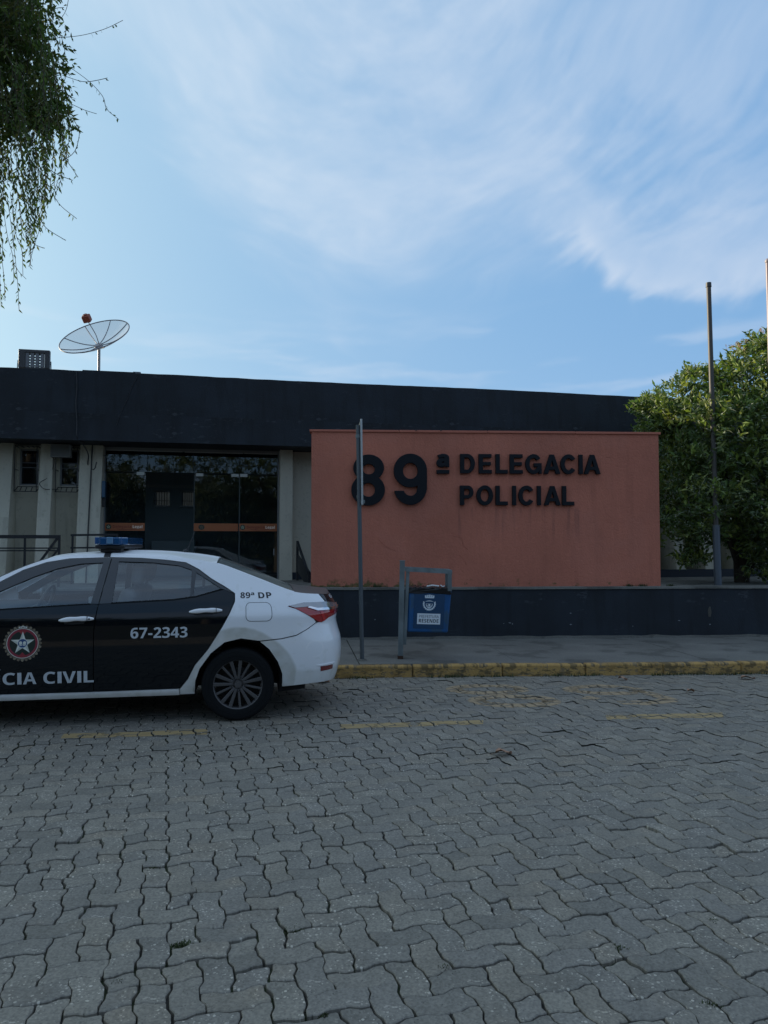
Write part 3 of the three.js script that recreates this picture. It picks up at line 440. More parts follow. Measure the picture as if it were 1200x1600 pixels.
  mesh('wall_box_rim', [box(-4.5, -4.175, 3.27, 3.28, -0.58, -0.575), box(-4.5, -4.175, 3.058, 3.068, -0.58, -0.575), box(-4.5, -4.49, 3.068, 3.27, -0.58, -0.575), box(-4.185, -4.175, 3.068, 3.27, -0.58, -0.575)], std(0.2, 0.2, 0.19, 0.6), station);
  mesh('wall_phone', [rbox(-3.658, -3.6, 2.36, 2.66, -0.78, -0.64, 0.012)], std(0.02, 0.07, 0.13, 0.4), station); mesh('phone_handset', [rbox(-3.656, -3.605, 2.2, 2.36, -0.75, -0.7, 0.01)], blackMetal, station);
}
// things on the roof
{
  const p = (s, y, t) => onStation(s, y, t);
  const dish = thing('satellite_dish', 'large mesh satellite dish with radial ribs and an orange feed on the roof', 'satellite dish', p(-4.07, 4.28, 2.6), 0);
  const R = 0.71, depth = 0.21, head = new THREE.Group(); 
  const q = new THREE.Quaternion().setFromUnitVectors(V(0, 1, 0), V(-0.15, 0.7, 0.62).normalize()), at = (x, y, z) => V(x, y, z).applyQuaternion(q).add(V(0, 1.3, 0)).toArray();
  const bowl = new THREE.LatheGeometry(Array.from({ length: 13 }, (_, i) => new THREE.Vector2(0.02 + (R - 0.02) * i / 12, depth * Math.pow(i / 12, 2))), 64), place = (g) => g.applyQuaternion(q).translate(0, 1.3, 0);
  mesh('reflector', place(bowl), new THREE.MeshStandardMaterial({ color: new THREE.Color().setRGB(0.42, 0.42, 0.44), roughness: 0.6, transparent: true, opacity: 0.42, side: THREE.DoubleSide }), dish);
  mesh('rim', place(new THREE.TorusGeometry(R, 0.011, 8, 72).rotateX(Math.PI / 2).translate(0, depth, 0)), std(0.14, 0.13, 0.15, 0.5), dish);
  for (let k = 0; k < 8; k++) { const a = k * Math.PI / 4 + 0.25; mesh('rib', tube(Array.from({ length: 7 }, (_, i) => { const r = 0.04 + (R - 0.04) * i / 6; return at(r * Math.cos(a), depth * (r / R) ** 2 + 0.004, r * Math.sin(a)); }), 0.009, 14), std(0.14, 0.13, 0.15, 0.5), dish); }
  mesh('hub', place(new THREE.CylinderGeometry(0.07, 0.09, 0.05, 20)), std(0.3, 0.29, 0.3, 0.5), dish);
  mesh('feed_arm', tube([at(0.02, 0.02, 0.0), at(0.05, 0.25, 0.03), at(0, 0.52, 0)], 0.009, 16), std(0.2, 0.19, 0.2, 0.5), dish);
  mesh('feed', [rbox(-0.075, 0.075, -0.06, 0.08, -0.07, 0.07, 0.02).applyQuaternion(q).translate(...at(0, 0.58, 0)), rod(at(0, 0.62, 0), at(0, 0.68, 0), 0.05, 0.04)], std(0.24, 0.05, 0.025, 0.6), dish);
  mesh('mast', rod([0, -0.05, -0.05], [0, 1.28, -0.03], 0.028), std(0.3, 0.29, 0.3, 0.5, { metalness: 0.3 }), dish);
  const fl = thing('flood_light', 'grey floodlight with finned back on the roof edge at the far left', 'floodlight', p(-4.67, 4.46, 0.1), PHI_B);
  mesh('housing', [rbox(-0.25, -0.145, 0.03, 0.33, -0.05, 0.03, 0.01), rbox(0.16, 0.24, 0.03, 0.33, -0.05, 0.03, 0.01), rbox(-0.25, 0.24, 0.29, 0.345, -0.05, 0.032, 0.01), box(-0.15, 0.165, 0.02, 0.05, -0.04, 0.02)], std(0.05, 0.05, 0.055, 0.5), fl);
  for (let k = 0; k < 4; k++) mesh('fin', rbox(-0.143 + k * 0.078, -0.143 + k * 0.078 + 0.056, 0.045, 0.295, -0.04, 0.02, 0.008), std(0.16, 0.165, 0.18, 0.5), fl);
  for (let k = 0; k < 3; k++) for (let j = 0; j < 5; j++) mesh('web', box(-0.09 + k * 0.078, -0.062 + k * 0.078, 0.065 + j * 0.048, 0.089 + j * 0.048, -0.02, 0.0), std(0.05, 0.05, 0.055, 0.5), fl);
  mesh('bracket', [bar([-0.27, -0.01, 0], [-0.26, 0.16, 0], 0.012), bar([0.26, -0.01, 0], [0.255, 0.16, 0], 0.012), bar([-0.27, 0, 0], [0.26, 0, 0], 0.012)], blackMetal, fl);
  const bx = thing('roof_box', 'small pale box on the roof edge right of the satellite dish', 'box', p(-3.03, 4.46, 0.15), PHI_B);
  mesh('body', rbox(-0.055, 0.06, 0, 0.045, -0.05, 0.05, 0.006), std(0.25, 0.27, 0.3, 0.5), bx); mesh('lid', rbox(-0.06, 0.065, 0.045, 0.056, -0.055, 0.055, 0.004), std(0.3, 0.32, 0.34, 0.5), bx);
}
// railings
{
  const rail = thing('ramp_railing', 'black tubular railing with two lower rails along the entrance ramp', 'railing', STATION, PHI_B);
  const z = 0.6; mesh('top_rail', bar([-11, 1.655, z], [-4.07, 1.655, z], 0.055), blackMetal, rail);
  for (const y of [1.475, 1.435]) mesh('lower_rail', bar([-11, y, z], [-4.08, y, z], 0.022), blackMetal, rail);
  for (let s = -4.59; s > -11; s -= 1.05) mesh('post', bar([s, 0.85, z], [s, 1.65, z], 0.03), blackMetal, rail);
  mesh('post', bar([-4.085, 0.85, z], [-4.085, 1.655, z], 0.034), blackMetal, rail);
  mesh('brace', bar([-4.1, 1.65, z], [-4.62, 0.88, z], 0.035), blackMetal, rail); mesh('brace', bar([-4.09, 1.47, z], [-4.5, 0.88, z], 0.028), blackMetal, rail);
  const rail2 = thing('wall_railing', 'thin black two bar railing running on to the glass entrance', 'railing', STATION, PHI_B);
  mesh('top_rail', bar([-4.06, 1.69, -0.15], [-3.3, 1.7, -0.15], 0.035), blackMetal, rail2); mesh('lower_rail', bar([-4.06, 1.475, -0.15], [-3.3, 1.48, -0.15], 0.028), blackMetal, rail2); mesh('post', bar([-3.32, 0.86, -0.15], [-3.32, 1.7, -0.15], 0.03), blackMetal, rail2); mesh('post', bar([-4.03, 0.86, -0.15], [-4.03, 1.69, -0.15], 0.03), blackMetal, rail2);
  const hr = thing('handrail', 'short black sloping handrail beside the cream pillar and sign wall', 'handrail', STATION, PHI_B);
  mesh('post', bar([-0.2, 0.86, -0.55], [-0.2, 1.6, -0.55], 0.045), blackMetal, hr); mesh('rail', bar([-0.2, 1.58, -0.55], [-0.06, 0.95, 0.25], 0.04), blackMetal, hr); mesh('post', bar([-0.065, 0.86, 0.24], [-0.065, 1.0, 0.24], 0.045), blackMetal, hr); mesh('panel', bar([-0.2, 1.2, -0.52], [-0.07, 0.92, 0.2], 0.02, 0.3), blackMetal, hr);
}

// ------------------------------------------------------------------ trees
const matteLeaf = phys(1, 1, 1, 0.95, { vertexColors: true, transmission: 0.45, thickness: 0, side: THREE.DoubleSide, specularIntensity: 0.4 });
const leafMat = phys(1, 1, 1, 0.9, { vertexColors: true, transmission: 0.5, thickness: 0, side: THREE.DoubleSide });
const barkMap = tex(256, 256, (u, v) => { const f = fbm(u * 12, v * 3, 5, 12, 1301), k = 0.4 + 0.9 * f; return [0.075 * k, 0.06 * k, 0.045 * k]; }, true, [2, 2]);
const barkMat = new THREE.MeshStandardMaterial({ map: barkMap, bumpMap: barkMap, bumpScale: 0.02, roughness: 0.95 });
class Leaves {
  constructor() { this.P = []; this.C = []; this.I = []; }
  add(p, dir, up, len, wid, c) {           // folded, drooping blade: four triangles
    const d = dir.clone().normalize(), s = d.clone().cross(up).normalize(), n = s.clone().cross(d), b = this.P.length / 3;
    if (!(s.lengthSq() > 0.5)) return;
    const pt = (a, w, h) => this.P.push(p.x + d.x * a + s.x * w + n.x * h, p.y + d.y * a + s.y * w + n.y * h, p.z + d.z * a + s.z * w + n.z * h);
    pt(0, 0, 0); pt(len * 0.45, wid / 2, wid * 0.16); pt(len * 0.45, -wid / 2, wid * 0.16); pt(len * 0.5, 0, 0); pt(len, 0, -len * 0.13);
    for (let i = 0; i < 5; i++) this.C.push(...c); this.I.push(b, b + 3, b + 1, b, b + 2, b + 3, b + 1, b + 3, b + 4, b + 3, b + 2, b + 4);
  }
  build() { const g = new THREE.BufferGeometry(); g.setAttribute('position', new THREE.Float32BufferAttribute(this.P, 3)); g.setAttribute('color', new THREE.Float32BufferAttribute(this.C, 3)); g.setIndex(this.I); g.computeVertexNormals(); return g; }
}
const unit = () => { const z = rr(-1, 1), a = rnd() * 6.2832, r = Math.sqrt(1 - z * z); return V(r * Math.cos(a), z, r * Math.sin(a)); };
const tone = (base, k) => base.map((c) => c * k);
function clump(L, c, r, n, size, cols, up = 0.4) {      // sprays of leaves about a centre
  const nt = Math.max(3, Math.round(n / 7));
  for (let i = 0; i < nt; i++) {
    const o = unit(); o.y = Math.abs(o.y) * 0.7 + o.y * 0.3; const rad = r * Math.pow(rnd(), 0.45), p = c.clone().addScaledVector(o, rad), out = o.clone().add(V(0, up, 0)).normalize(), col = cols[Math.floor(rnd() * cols.length)], kk = rr(0.75, 1.25);
    for (let j = 0; j < 7; j++) { const a = j * 0.9 + rnd(), dir = out.clone().multiplyScalar(rr(0.3, 1)).add(unit().multiplyScalar(0.85)); const q = p.clone().addScaledVector(out, j * size * 0.22).addScaledVector(unit(), size * 0.2); L.add(q, dir, unit().add(V(0, 1.2, 0)), size * rr(0.7, 1.2), size * rr(0.32, 0.45), tone(col, kk * rr(0.85, 1.15))); }
  }
}
// a leafy broad tree behind the dark wall, right of the sign
{
  const t = thing('leafy_tree', 'dense bushy green tree right of the terracotta sign wall, top in sunlight', 'tree', [6.35, 0.86, -13.15], 0), o = t.position;
  const L = new Leaves(), greens = [[0.13, 0.2, 0.02], [0.09, 0.16, 0.02], [0.17, 0.24, 0.022], [0.06, 0.115, 0.02], [0.22, 0.26, 0.035]];
  const px = (x, y, D) => { const a = (x - 600) / 1155, b = (800 - y) / 1155, th = camera.rotation.x, yy = b * Math.cos(th) + Math.sin(th), zz = -b * Math.sin(th) + Math.cos(th), k = D / zz; return V(a * k, 1.54 + yy * k, -D).sub(o); };
  const outline = [[993, 669], [1006, 642], [1018, 624], [1042, 612], [1060, 594], [1076, 582], [1096, 586], [1120, 590], [1135, 574], [1152, 556], [1172, 546], [1200, 538], [1240, 528], [1290, 540], [1330, 600], [1350, 700], [1330, 800], [1290, 905], [1215, 908], [1182, 903], [1166, 866], [1120, 870], [1082, 892], [1062, 900], [1046, 876], [1036, 830], [1032, 760], [1030, 690]];
  const inside = (x, y) => { let c = false; for (let i = 0, j = outline.length - 1; i < outline.length; j = i++) { const [xi, yi] = outline[i], [xj, yj] = outline[j]; if ((yi > y) !== (yj > y) && x < (xj - xi) * (y - yi) / (yj - yi) + xi) c = !c; } return c; };
  const edgeDist = (x, y) => Math.min(...outline.map(([a, b], i) => { const [c, d] = outline[(i + 1) % outline.length], k = clamp(((x - a) * (c - a) + (y - b) * (d - b)) / ((c - a) ** 2 + (d - b) ** 2)); return Math.hypot(x - a - k * (c - a), y - b - k * (d - b)); }));
  let n = 0; while (n < 450) {
    const x = rr(975, 1345), y = rr(530, 900); if (!inside(x, y)) continue; const e = edgeDist(x, y), half = Math.min(1.35, 0.3 + e * 0.014), D = 13.0 + half * (rnd() < 0.7 ? -rr(0.55, 1) : rr(-0.6, 1)), r = Math.min(0.42, 0.14 + e * 0.004) * rr(0.7, 1.2);
    if (D < 11.6) continue; n++; clump(L, px(x, y, D), r, 84, 0.12, greens, 0.5);
  }
  for (let i = 0; i < outline.length; i++) { if (outline[i][1] > 720) continue; const [a, b] = outline[i], [c, d] = outline[(i + 1) % outline.length]; for (let k = 0; k < 3; k++) { const m = rnd(); clump(L, px(mix(a, c, m) + rr(-4, 7), mix(b, d, m) + rr(-2, 9), 13 + rr(-0.3, 0.3)), rr(0.09, 0.17), 30, 0.085, greens, 0.9); } }
  for (let i = 0; i < 46; i++) clump(L, px(rr(1168, 1310), rr(835, 912), rr(12.2, 12.9)), rr(0.16, 0.3), 70, 0.1, greens, 0.3);
  for (let i = 0; i < 60; i++) clump(L, px(rr(1045, 1300), rr(690, 860), rr(12.9, 13.6)), 0.4, 70, 0.11, greens, 0.3);
  const crown = mesh('crown', L.build(), leafMat, t);
  const F = new Leaves(); for (const [x, y, r] of [[1148, 548, 0.12], [1166, 540, 0.12], [1158, 552, 0.06], [1196, 524, 0.12], [1180, 553, 0.09], [1192, 535, 0.08]]) { clump(F, px(x, y, 12.9), r, 60, 0.045, [[0.4, 0.24, 0.16], [0.34, 0.2, 0.13], [0.42, 0.3, 0.2]], 0.8); }
  mesh('seed_heads', F.build(), leafMat, t).userData.kind = 'stuff';
  mesh('trunk', [rod([0, -0.1, 0], [-0.1, 1.5, 0.05], 0.13, 0.09, 12), tube([[-0.1, 1.4, 0.05], [-0.5, 2.3, 0.2], [-0.8, 3.0, 0.1]], 0.05, 12, 8), tube([[-0.1, 1.4, 0.05], [0.2, 2.5, -0.1], [0.3, 3.4, 0]], 0.05, 12, 8), tube([[0, 0, 0], [0.35, 0.9, 0.25], [0.6, 2.2, 0.3]], 0.07, 12, 8), tube([[-0.05, 0.2, 0], [-0.5, 0.9, 0.5], [-0.9, 1.9, 0.5]], 0.045, 12, 8)], barkMat, t);
}
// a tree hung with trailing creeper at the left edge
{
  const t = thing('trailing_tree', 'dark tree with long trailing leafy strands hanging at upper left', 'tree', [-6.6, 0.12, -9.3], 0), o = t.position, DD = 7.6;
  const L = new Leaves(), S = [], cols = [[0.07, 0.115, 0.02], [0.055, 0.1, 0.018], [0.09, 0.14, 0.024], [0.11, 0.12, 0.03]];
  const px = (x, y, D) => { const a = (x - 600) / 1155, b = (800 - y) / 1155, th = camera.rotation.x, yy = b * Math.cos(th) + Math.sin(th), zz = -b * Math.sin(th) + Math.cos(th), k = D / zz; return V(a * k, 1.54 + yy * k, -D).sub(o); };
  const strand = (pts, step, len, sparse = 0, th = 0.0028) => {
    const c = new THREE.CatmullRomCurve3(pts), l = c.getLength(); S.push(new THREE.TubeGeometry(c, Math.max(4, Math.round(l / 0.05)), th, 4)); const n = Math.floor(l / step);
    for (let i = 0; i < n; i++) { if (rnd() < sparse) continue; const k = (i + rnd() * 0.6) / n, p = c.getPoint(k), d = c.getTangent(k), side = d.clone().cross(unit()).normalize(), dir = side.multiplyScalar((i % 2 ? 1 : -1) * 0.75).addScaledVector(d, 0.35).add(V(0, -0.75, 0)); L.add(p, dir, unit().add(side), len * rr(0.7, 1.25), len * rr(0.28, 0.4), tone(cols[Math.floor(rnd() * 4)], rr(0.75, 1.3))); }
  };
  // hanging mass: strands fall from a dome whose right limit follows the photo, denser inside
  const limit = [[-160, 60], [-60, 66], [0, 78], [60, 92], [130, 108], [200, 112], [250, 98], [300, 80], [340, 66], [380, 44], [420, 26], [470, 12]];
  const lim = (y) => { let i = 0; while (i < limit.length - 2 && y > limit[i + 1][0]) i++; const [a, b] = limit[i], [c, d] = limit[i + 1]; return mix(b, d, clamp((y - a) / (c - a))); };
  for (let i = 0; i < 900; i++) {
    const y0 = rnd() < 0.82 ? rr(-220, 150) : rr(150, 300), x0 = lim(y0) - Math.pow(rnd(), 0.9) * 300 + rr(-14, 6), D = DD + rr(-0.9, 0.9), fall = rr(60, 150), pts = [];
    let x = x0, y = y0; for (let k = 0; k < 5; k++) { pts.push(px(x, y, D)); x += rr(-5, 9) * (k < 2 ? 1.4 : 0.6); y += fall / 4; if (x > lim(y) + 8) x -= rr(4, 16); }
    if (y > 455) continue; strand(pts, 0.032, 0.068);
  }
  for (let i = 0; i < 360; i++) { const x = rr(-260, 100), y = rr(-200, 215); if (x > lim(y) - 24) continue; clump(L, px(x, y, DD + rr(-0.6, 1.1)), rr(0.2, 0.36), 130, 0.075, cols, -0.6); }
  for (const [x, y] of [[8, 470], [30, 486], [22, 440], [2, 480], [36, 430], [48, 415]]) strand([px(x - 20, 300, DD), px(x - 10, 370, DD), px(x - 2, y - 40, DD), px(x, y, DD)], 0.05, 0.06, 0.2);
  for (const w of [[[85, 60], [130, 55], [165, 45], [192, 32]], [[60, 42], [92, 32], [104, 14], [108, -8]], [[70, 20], [85, 14], [100, 12]], [[96, 96], [140, 128], [160, 150], [168, 172], [186, 187]], [[110, 162], [132, 172], [151, 178]], [[74, 288], [92, 318], [120, 342]], [[60, 330], [72, 356], [103, 376]], [[76, 264], [95, 275], [114, 282]], [[45, 375], [58, 384], [70, 388]], [[115, 186], [124, 212], [116, 238], [96, 252]], [[100, 245], [112, 262], [122, 277]], [[98, 118], [132, 128], [150, 126], [168, 122]], [[20, 410], [30, 425], [41, 436]], [[100, 60], [103, 50], [101, 42]]]) strand(w.map(([x, y]) => px(x, y, DD + rr(-0.2, 0.2))), 0.05, 0.055, 0.35, 0.0032);
  mesh('crown', L.build(), matteLeaf, t); mesh('stems', merge(S), barkMat, t);
  mesh('trunk', [rod([0, 0, 0], [0.1, 3.2, 0.1], 0.2, 0.14, 14), tube([[0.1, 3.0, 0.1], [0.5, 4.6, 0.8], [1.1, 5.7, 1.5]], 0.09, 16, 8), tube([[0.1, 3.1, 0.1], [-0.6, 4.6, 0.6], [-0.9, 6.2, 1.2]], 0.09, 16, 8), tube([[0.1, 3.1, 0.1], [0.3, 5, -0.2], [0.6, 7, 0.8]], 0.08, 16, 8)], barkMat, t);
}
// street trees across the road behind the photographer, which the entrance glass and the car mirror
{
  const L = new Leaves(), cols = [[0.06, 0.1, 0.02], [0.08, 0.12, 0.025], [0.045, 0.08, 0.02]];
  for (let i = 0; i < 120; i++) { const u = unit(), k = Math.pow(rnd(), 0.33); clump(L, V(u.x * 2.6 * k, 4.6 + u.y * 2.4 * k, u.z * 2.4 * k), rr(0.4, 0.7), 55, 0.2, cols, 0.3); }
  const root = thing('street_tree', 'round street tree across the road mirrored in the left entrance glass', 'tree', [-9.5, -0.05, 9.5], 0, 'street trees across the road');
  mesh('crown', L.build(), leafMat, root); mesh('trunk', [rod([0, 0, 0], [0, 3.0, 0], 0.2, 0.14, 12), tube([[0, 2.9, 0], [0.7, 4, 0.3], [1.2, 5, 0.4]], 0.08, 10, 7), tube([[0, 2.9, 0], [-0.6, 4.2, -0.4], [-1, 5.2, -0.5]], 0.08, 10, 7)], barkMat, root);
  [[-4.6, 11, 'second from the left of the row, mirrored in the glass'], [0.4, 10.2, 'third from the left, mirrored by the entrance'], [5.2, 11.4, 'fourth from the left across the road'], [10, 10, 'at the right end of the row across the road'], [-14.5, 10.5, 'at the left end of the row across the road']].forEach(([x, z, w], i) => { const c = root.clone(); c.name = numbered('street_tree'); c.position.set(x, -0.05, z); c.rotation.y = 1.3 * i + 0.7; c.scale.setScalar([1.05, 0.95, 1.1, 1, 1.08][i]); c.userData = { label: 'round street tree ' + w, category: 'tree', group: 'street trees across the road' }; scene.add(c); });
}
// unseen shrubs added under those trees to darken the glass and door reflections
{
  const L = new Leaves(), cols = [[0.05, 0.085, 0.02], [0.065, 0.1, 0.022], [0.04, 0.07, 0.02]];
  for (let i = 0; i < 900; i++) clump(L, V(rr(-22, 18), rr(0.1, 5.2), rr(-0.9, 0.9)), rr(0.45, 0.75), 40, 0.32, cols, 0.2);
  const h = thing('added_hedge', 'added unseen row of dark green shrubs across the road darkening the reflections', 'added_hedge', [0, -0.05, 14.5], 0);
  mesh('foliage', L.build(), leafMat, h); for (let x = -19; x < 16; x += 2.4) mesh('stem', rod([x, 0, 0], [x + 0.1, 3.6, 0], 0.06, 0.04, 8), barkMat, h);
}

{
  const w = thing('added_garden_wall', 'added unseen grey green wall behind the shrubs closing bright gaps in the reflections', 'wall', [0, -0.05, 16.2], 0);  // unseen wall added to block bright sky gaps mirrored in the doors
  mesh('wall', box(-26, 24, 0, 4.6, 0, 0.2), std(0.06, 0.07, 0.05, 0.9), w); mesh('coping', box(-26, 24, 4.6, 4.68, -0.04, 0.24), std(0.1, 0.1, 0.09, 0.9), w);
}

// ------------------------------------------------------------------ street furniture
{
  const sp = thing('sign_post', 'tall thin grey steel post with a sign plate seen edge on', 'sign post', [-0.264, 0.135, -9.02], 0);
  const lean = [-0.055, 2.86, 0.02];
  mesh('post', rod([0, -0.05, 0], lean, 0.026, 0.026, 14), std(0.085, 0.1, 0.11, 0.5, { metalness: 0.3 }), sp);
  mesh('sign_plate', rbox(-0.012, 0.012, 1.88, 2.93, -0.22, 0.22, 0.004).rotateZ(0.014).rotateY(0.07).translate(0.012, 0, -0.16), std(0.4, 0.42, 0.42, 0.4, { metalness: 0.5 }), sp);
  mesh('clamp', [rod([-0.036, 1.96, 0], [-0.038, 2.0, 0], 0.034), rod([-0.053, 2.7, 0.018], [-0.053, 2.74, 0.018], 0.034), rbox(-0.02, 0.03, 1.9, 1.94, -0.02, 0.05, 0.004)], galvMat, sp);
  mesh('foot', new THREE.CylinderGeometry(0.05, 0.07, 0.03, 12).translate(0, 0.0, 0), walkMat, sp);

  const bin = thing('trash_bin', 'blue hanging trash bin with white municipal label in a grey steel frame', 'trash bin', [0.201, 0.135, -9.17], 0);
  mesh('post', bar([0, -0.02, 0], [0.026, 1.195, 0], 0.062, 0.062), galvMat, bin);
  mesh('post_cap', rbox(-0.01, 0.062, 1.195, 1.203, -0.034, 0.034, 0.002), galvMat, bin);
  mesh('post_foot', [rbox(-0.034, 0.034, -0.01, 0.035, -0.035, 0.035, 0.004)], std(0.05, 0.025, 0.015, 0.9), bin);
  mesh('frame_leg', [bar([0.055, 0.165, -0.02], [0.1, 1.1, -0.02], 0.036)], galvMat, bin);
  mesh('frame_leg', [bar([0.06, 0.165, -0.36], [0.105, 1.1, -0.36], 0.036)], galvMat, bin);
  mesh('frame_bar', bar([0.065, 1.09, -0.02], [0.64, 1.06, -0.02], 0.05, 0.05), galvMat, bin); mesh('frame_bar', bar([0.065, 1.09, -0.36], [0.64, 1.06, -0.36], 0.05, 0.05), galvMat, bin); mesh('frame_bar', bar([0.62, 1.055, -0.36], [0.62, 1.055, -0.02], 0.05, 0.05), galvMat, bin);
  mesh('frame_leg', [bar([0.612, 1.04, -0.02], [0.612, 0.825, -0.02], 0.05, 0.05)], galvMat, bin); mesh('frame_leg', [bar([0.612, 1.04, -0.36], [0.612, 0.825, -0.36], 0.05, 0.05)], galvMat, bin);
  // body: tapered box, slightly skewed
  const body = (() => { const g = new RoundedBoxGeometry(0.515, 0.545, 0.34, 3, 0.02).translate(0.355, 0.585, -0.19).toNonIndexed(), p = g.attributes.position; for (let i = 0; i < p.count; i++) { const k = (p.getY(i) - 0.585) / 0.545; p.setX(i, p.getX(i) + (p.getX(i) - 0.355) * k * 0.06 + k * 0.035); p.setZ(i, p.getZ(i) + (p.getZ(i) + 0.19) * k * 0.1); p.setY(i, p.getY(i) - (p.getX(i) - 0.355) * 0.02); } g.computeVertexNormals(); return metricUV(g); })();
  const blueMap = tex(256, 256, (u, v) => { const f = fbm(u * 5, v * 5, 5, 5, 951), s = sstep(0.58, 0.7, fbm(u * 7, v * 4, 5, 7, 957)); return [mix(0.008, 0.03, s) * (0.7 + 0.6 * f), mix(0.085, 0.09, s) * (0.7 + 0.6 * f), mix(0.24, 0.17, s) * (0.7 + 0.6 * f)]; });
  mesh('bin_body', body, new THREE.MeshStandardMaterial({ map: blueMap, roughness: 0.45 }), bin);
  const bagPts = Array.from({ length: 29 }, (_, i) => [0.095 + 0.53 * i / 28, 0.874 - i * 0.0004 + 0.006 * Math.sin(i * 1.7) + 0.005 * Math.sin(i * 4.1)]);
  mesh('bag_rim', (() => { const g = extrude(shapeOf([[0.09, 0.8], [0.22, 0.79], [0.36, 0.797], [0.5, 0.785], [0.63, 0.778], ...bagPts.slice().reverse()]), 0.37, 0.006).translate(0, 0, -0.374), p = g.attributes.position; for (let i = 0; i < p.count; i++) p.setZ(i, p.getZ(i) + 0.006 * Math.sin(p.getX(i) * 60 + p.getY(i) * 40)); g.computeVertexNormals(); return g; })(), std(0.006, 0.007, 0.009, 0.35), bin);
  mesh('litter', [tube([[0.33, 0.88, -0.03], [0.4, 0.892, -0.02], [0.48, 0.882, -0.03]], 0.011, 12), tube([[0.5, 0.897, -0.03], [0.52, 0.88, -0.02], [0.55, 0.883, -0.03]], 0.008, 8)], std(0.65, 0.67, 0.68, 0.6), bin);
  const label = canvasTex(512, 560, (c, w, h) => {
    c.fillStyle = '#123c5e'; c.fillRect(0, 0, w, h); c.fillStyle = '#17456b'; for (let i = 0; i < 60; i++) { const a = hash(i, 3, 5) * w, b = hash(i, 9, 5) * h; c.fillRect(a, b, 40 * hash(i, 1, 2), 5); }
    c.fillStyle = '#c9d3d9'; c.strokeStyle = '#c9d3d9'; const cx = 256, cy = 150;
    for (let i = 0; i < 5; i++) { const x = 190 + i * 33; c.beginPath(); c.moveTo(x - 15, 12 + Math.abs(i - 2) * 7); c.lineTo(x + 15, 12 + Math.abs(i - 2) * 7); c.lineTo(x + 12, 62); c.lineTo(x - 12, 62); c.fill(); } c.fillRect(180, 52, 152, 18);   // mural crown
    c.lineWidth = 20; c.beginPath(); c.arc(cx, cy + 12, 92, -0.35, Math.PI + 0.35); c.stroke(); c.lineWidth = 9; for (let i = 0; i < 13; i++) { const a = -0.3 + i * (Math.PI + 0.6) / 12; c.beginPath(); c.arc(cx + Math.cos(a) * 103, cy + 12 + Math.sin(a) * 103, 9, 0, 7); c.fill(); }
    c.beginPath(); c.moveTo(180, 130); c.quadraticCurveTo(256, 84, 332, 130); c.quadraticCurveTo(256, 112, 180, 130); c.fill(); c.beginPath(); c.moveTo(196, 160); c.lineTo(316, 160); c.quadraticCurveTo(310, 225, 256, 240); c.quadraticCurveTo(202, 225, 196, 160); c.fill(); c.fillStyle = '#12324f'; c.beginPath(); c.ellipse(226, 178, 20, 12, 0.3, 0, 7); c.ellipse(286, 178, 20, 12, -0.3, 0, 7); c.fill(); c.fillRect(216, 204, 80, 9);
    c.fillStyle = '#d3dae0'; c.fillRect(62, 318, 390, 172); c.fillStyle = '#2b3542'; c.font = '64px sans-serif'; c.textAlign = 'center'; c.fillText('PREFEITURA', 257, 388, 340); c.fillStyle = '#151d29'; c.font = 'bold 80px sans-serif'; c.fillText('RESENDE', 257, 464, 350);
  });
  mesh('label', (() => { const g = new THREE.BoxGeometry(0.375, 0.43, 0.004), p = g.attributes.position; for (let i = 0; i < p.count; i++) { const k = p.getY(i) / 0.43; p.setX(i, p.getX(i) + k * 0.02); p.setY(i, p.getY(i) - p.getX(i) * 0.025); p.setZ(i, p.getZ(i) + k * 0.017); } return g.translate(0.355, 0.575, -0.0165); })(), new THREE.MeshStandardMaterial({ map: label, roughness: 0.5 }), bin);

  const pole = thing('flag_pole', 'tall bare dark flagpole standing in front of the leafy tree', 'flagpole', [5.27, 0.87, -11.7], 0, 'flagpoles behind the dark wall');
  mesh('lower_tube', rod([0, -0.05, 0], [-0.015, 0.95, 0], 0.057, 0.055, 16), std(0.085, 0.1, 0.12, 0.45, { metalness: 0.4 }), pole);  // bluish tone stands for the building's shade, put into the colour
  mesh('collar', rod([-0.015, 0.93, 0], [-0.016, 0.97, 0], 0.06, 0.05, 16), std(0.07, 0.08, 0.09, 0.45, { metalness: 0.4 }), pole);
  mesh('upper_tube', rod([-0.016, 0.95, 0], [-0.06, 4.8, 0], 0.04, 0.036, 16), std(0.065, 0.058, 0.052, 0.55, { metalness: 0.2 }), pole);  // brown tone stands for low sunlight, put into the colour
  mesh('cap', rod([-0.06, 4.79, 0], [-0.06, 4.86, 0], 0.045, 0.042, 14), std(0.03, 0.03, 0.03, 0.5), pole);
  const pole2 = thing('flag_pole', 'tall pale flagpole at the right edge of the photo', 'flagpole', [6.2, 0.87, -11.7], 0, 'flagpoles behind the dark wall');
  mesh('tube', rod([0, -0.05, 0], [-0.025, 5.2, 0], 0.05, 0.04, 16), std(0.2, 0.16, 0.17, 0.5, { metalness: 0.2 }), pole2);
  mesh('cap', new THREE.SphereGeometry(0.05, 14, 10).translate(-0.025, 5.21, 0), std(0.3, 0.25, 0.25, 0.5), pole2);
}
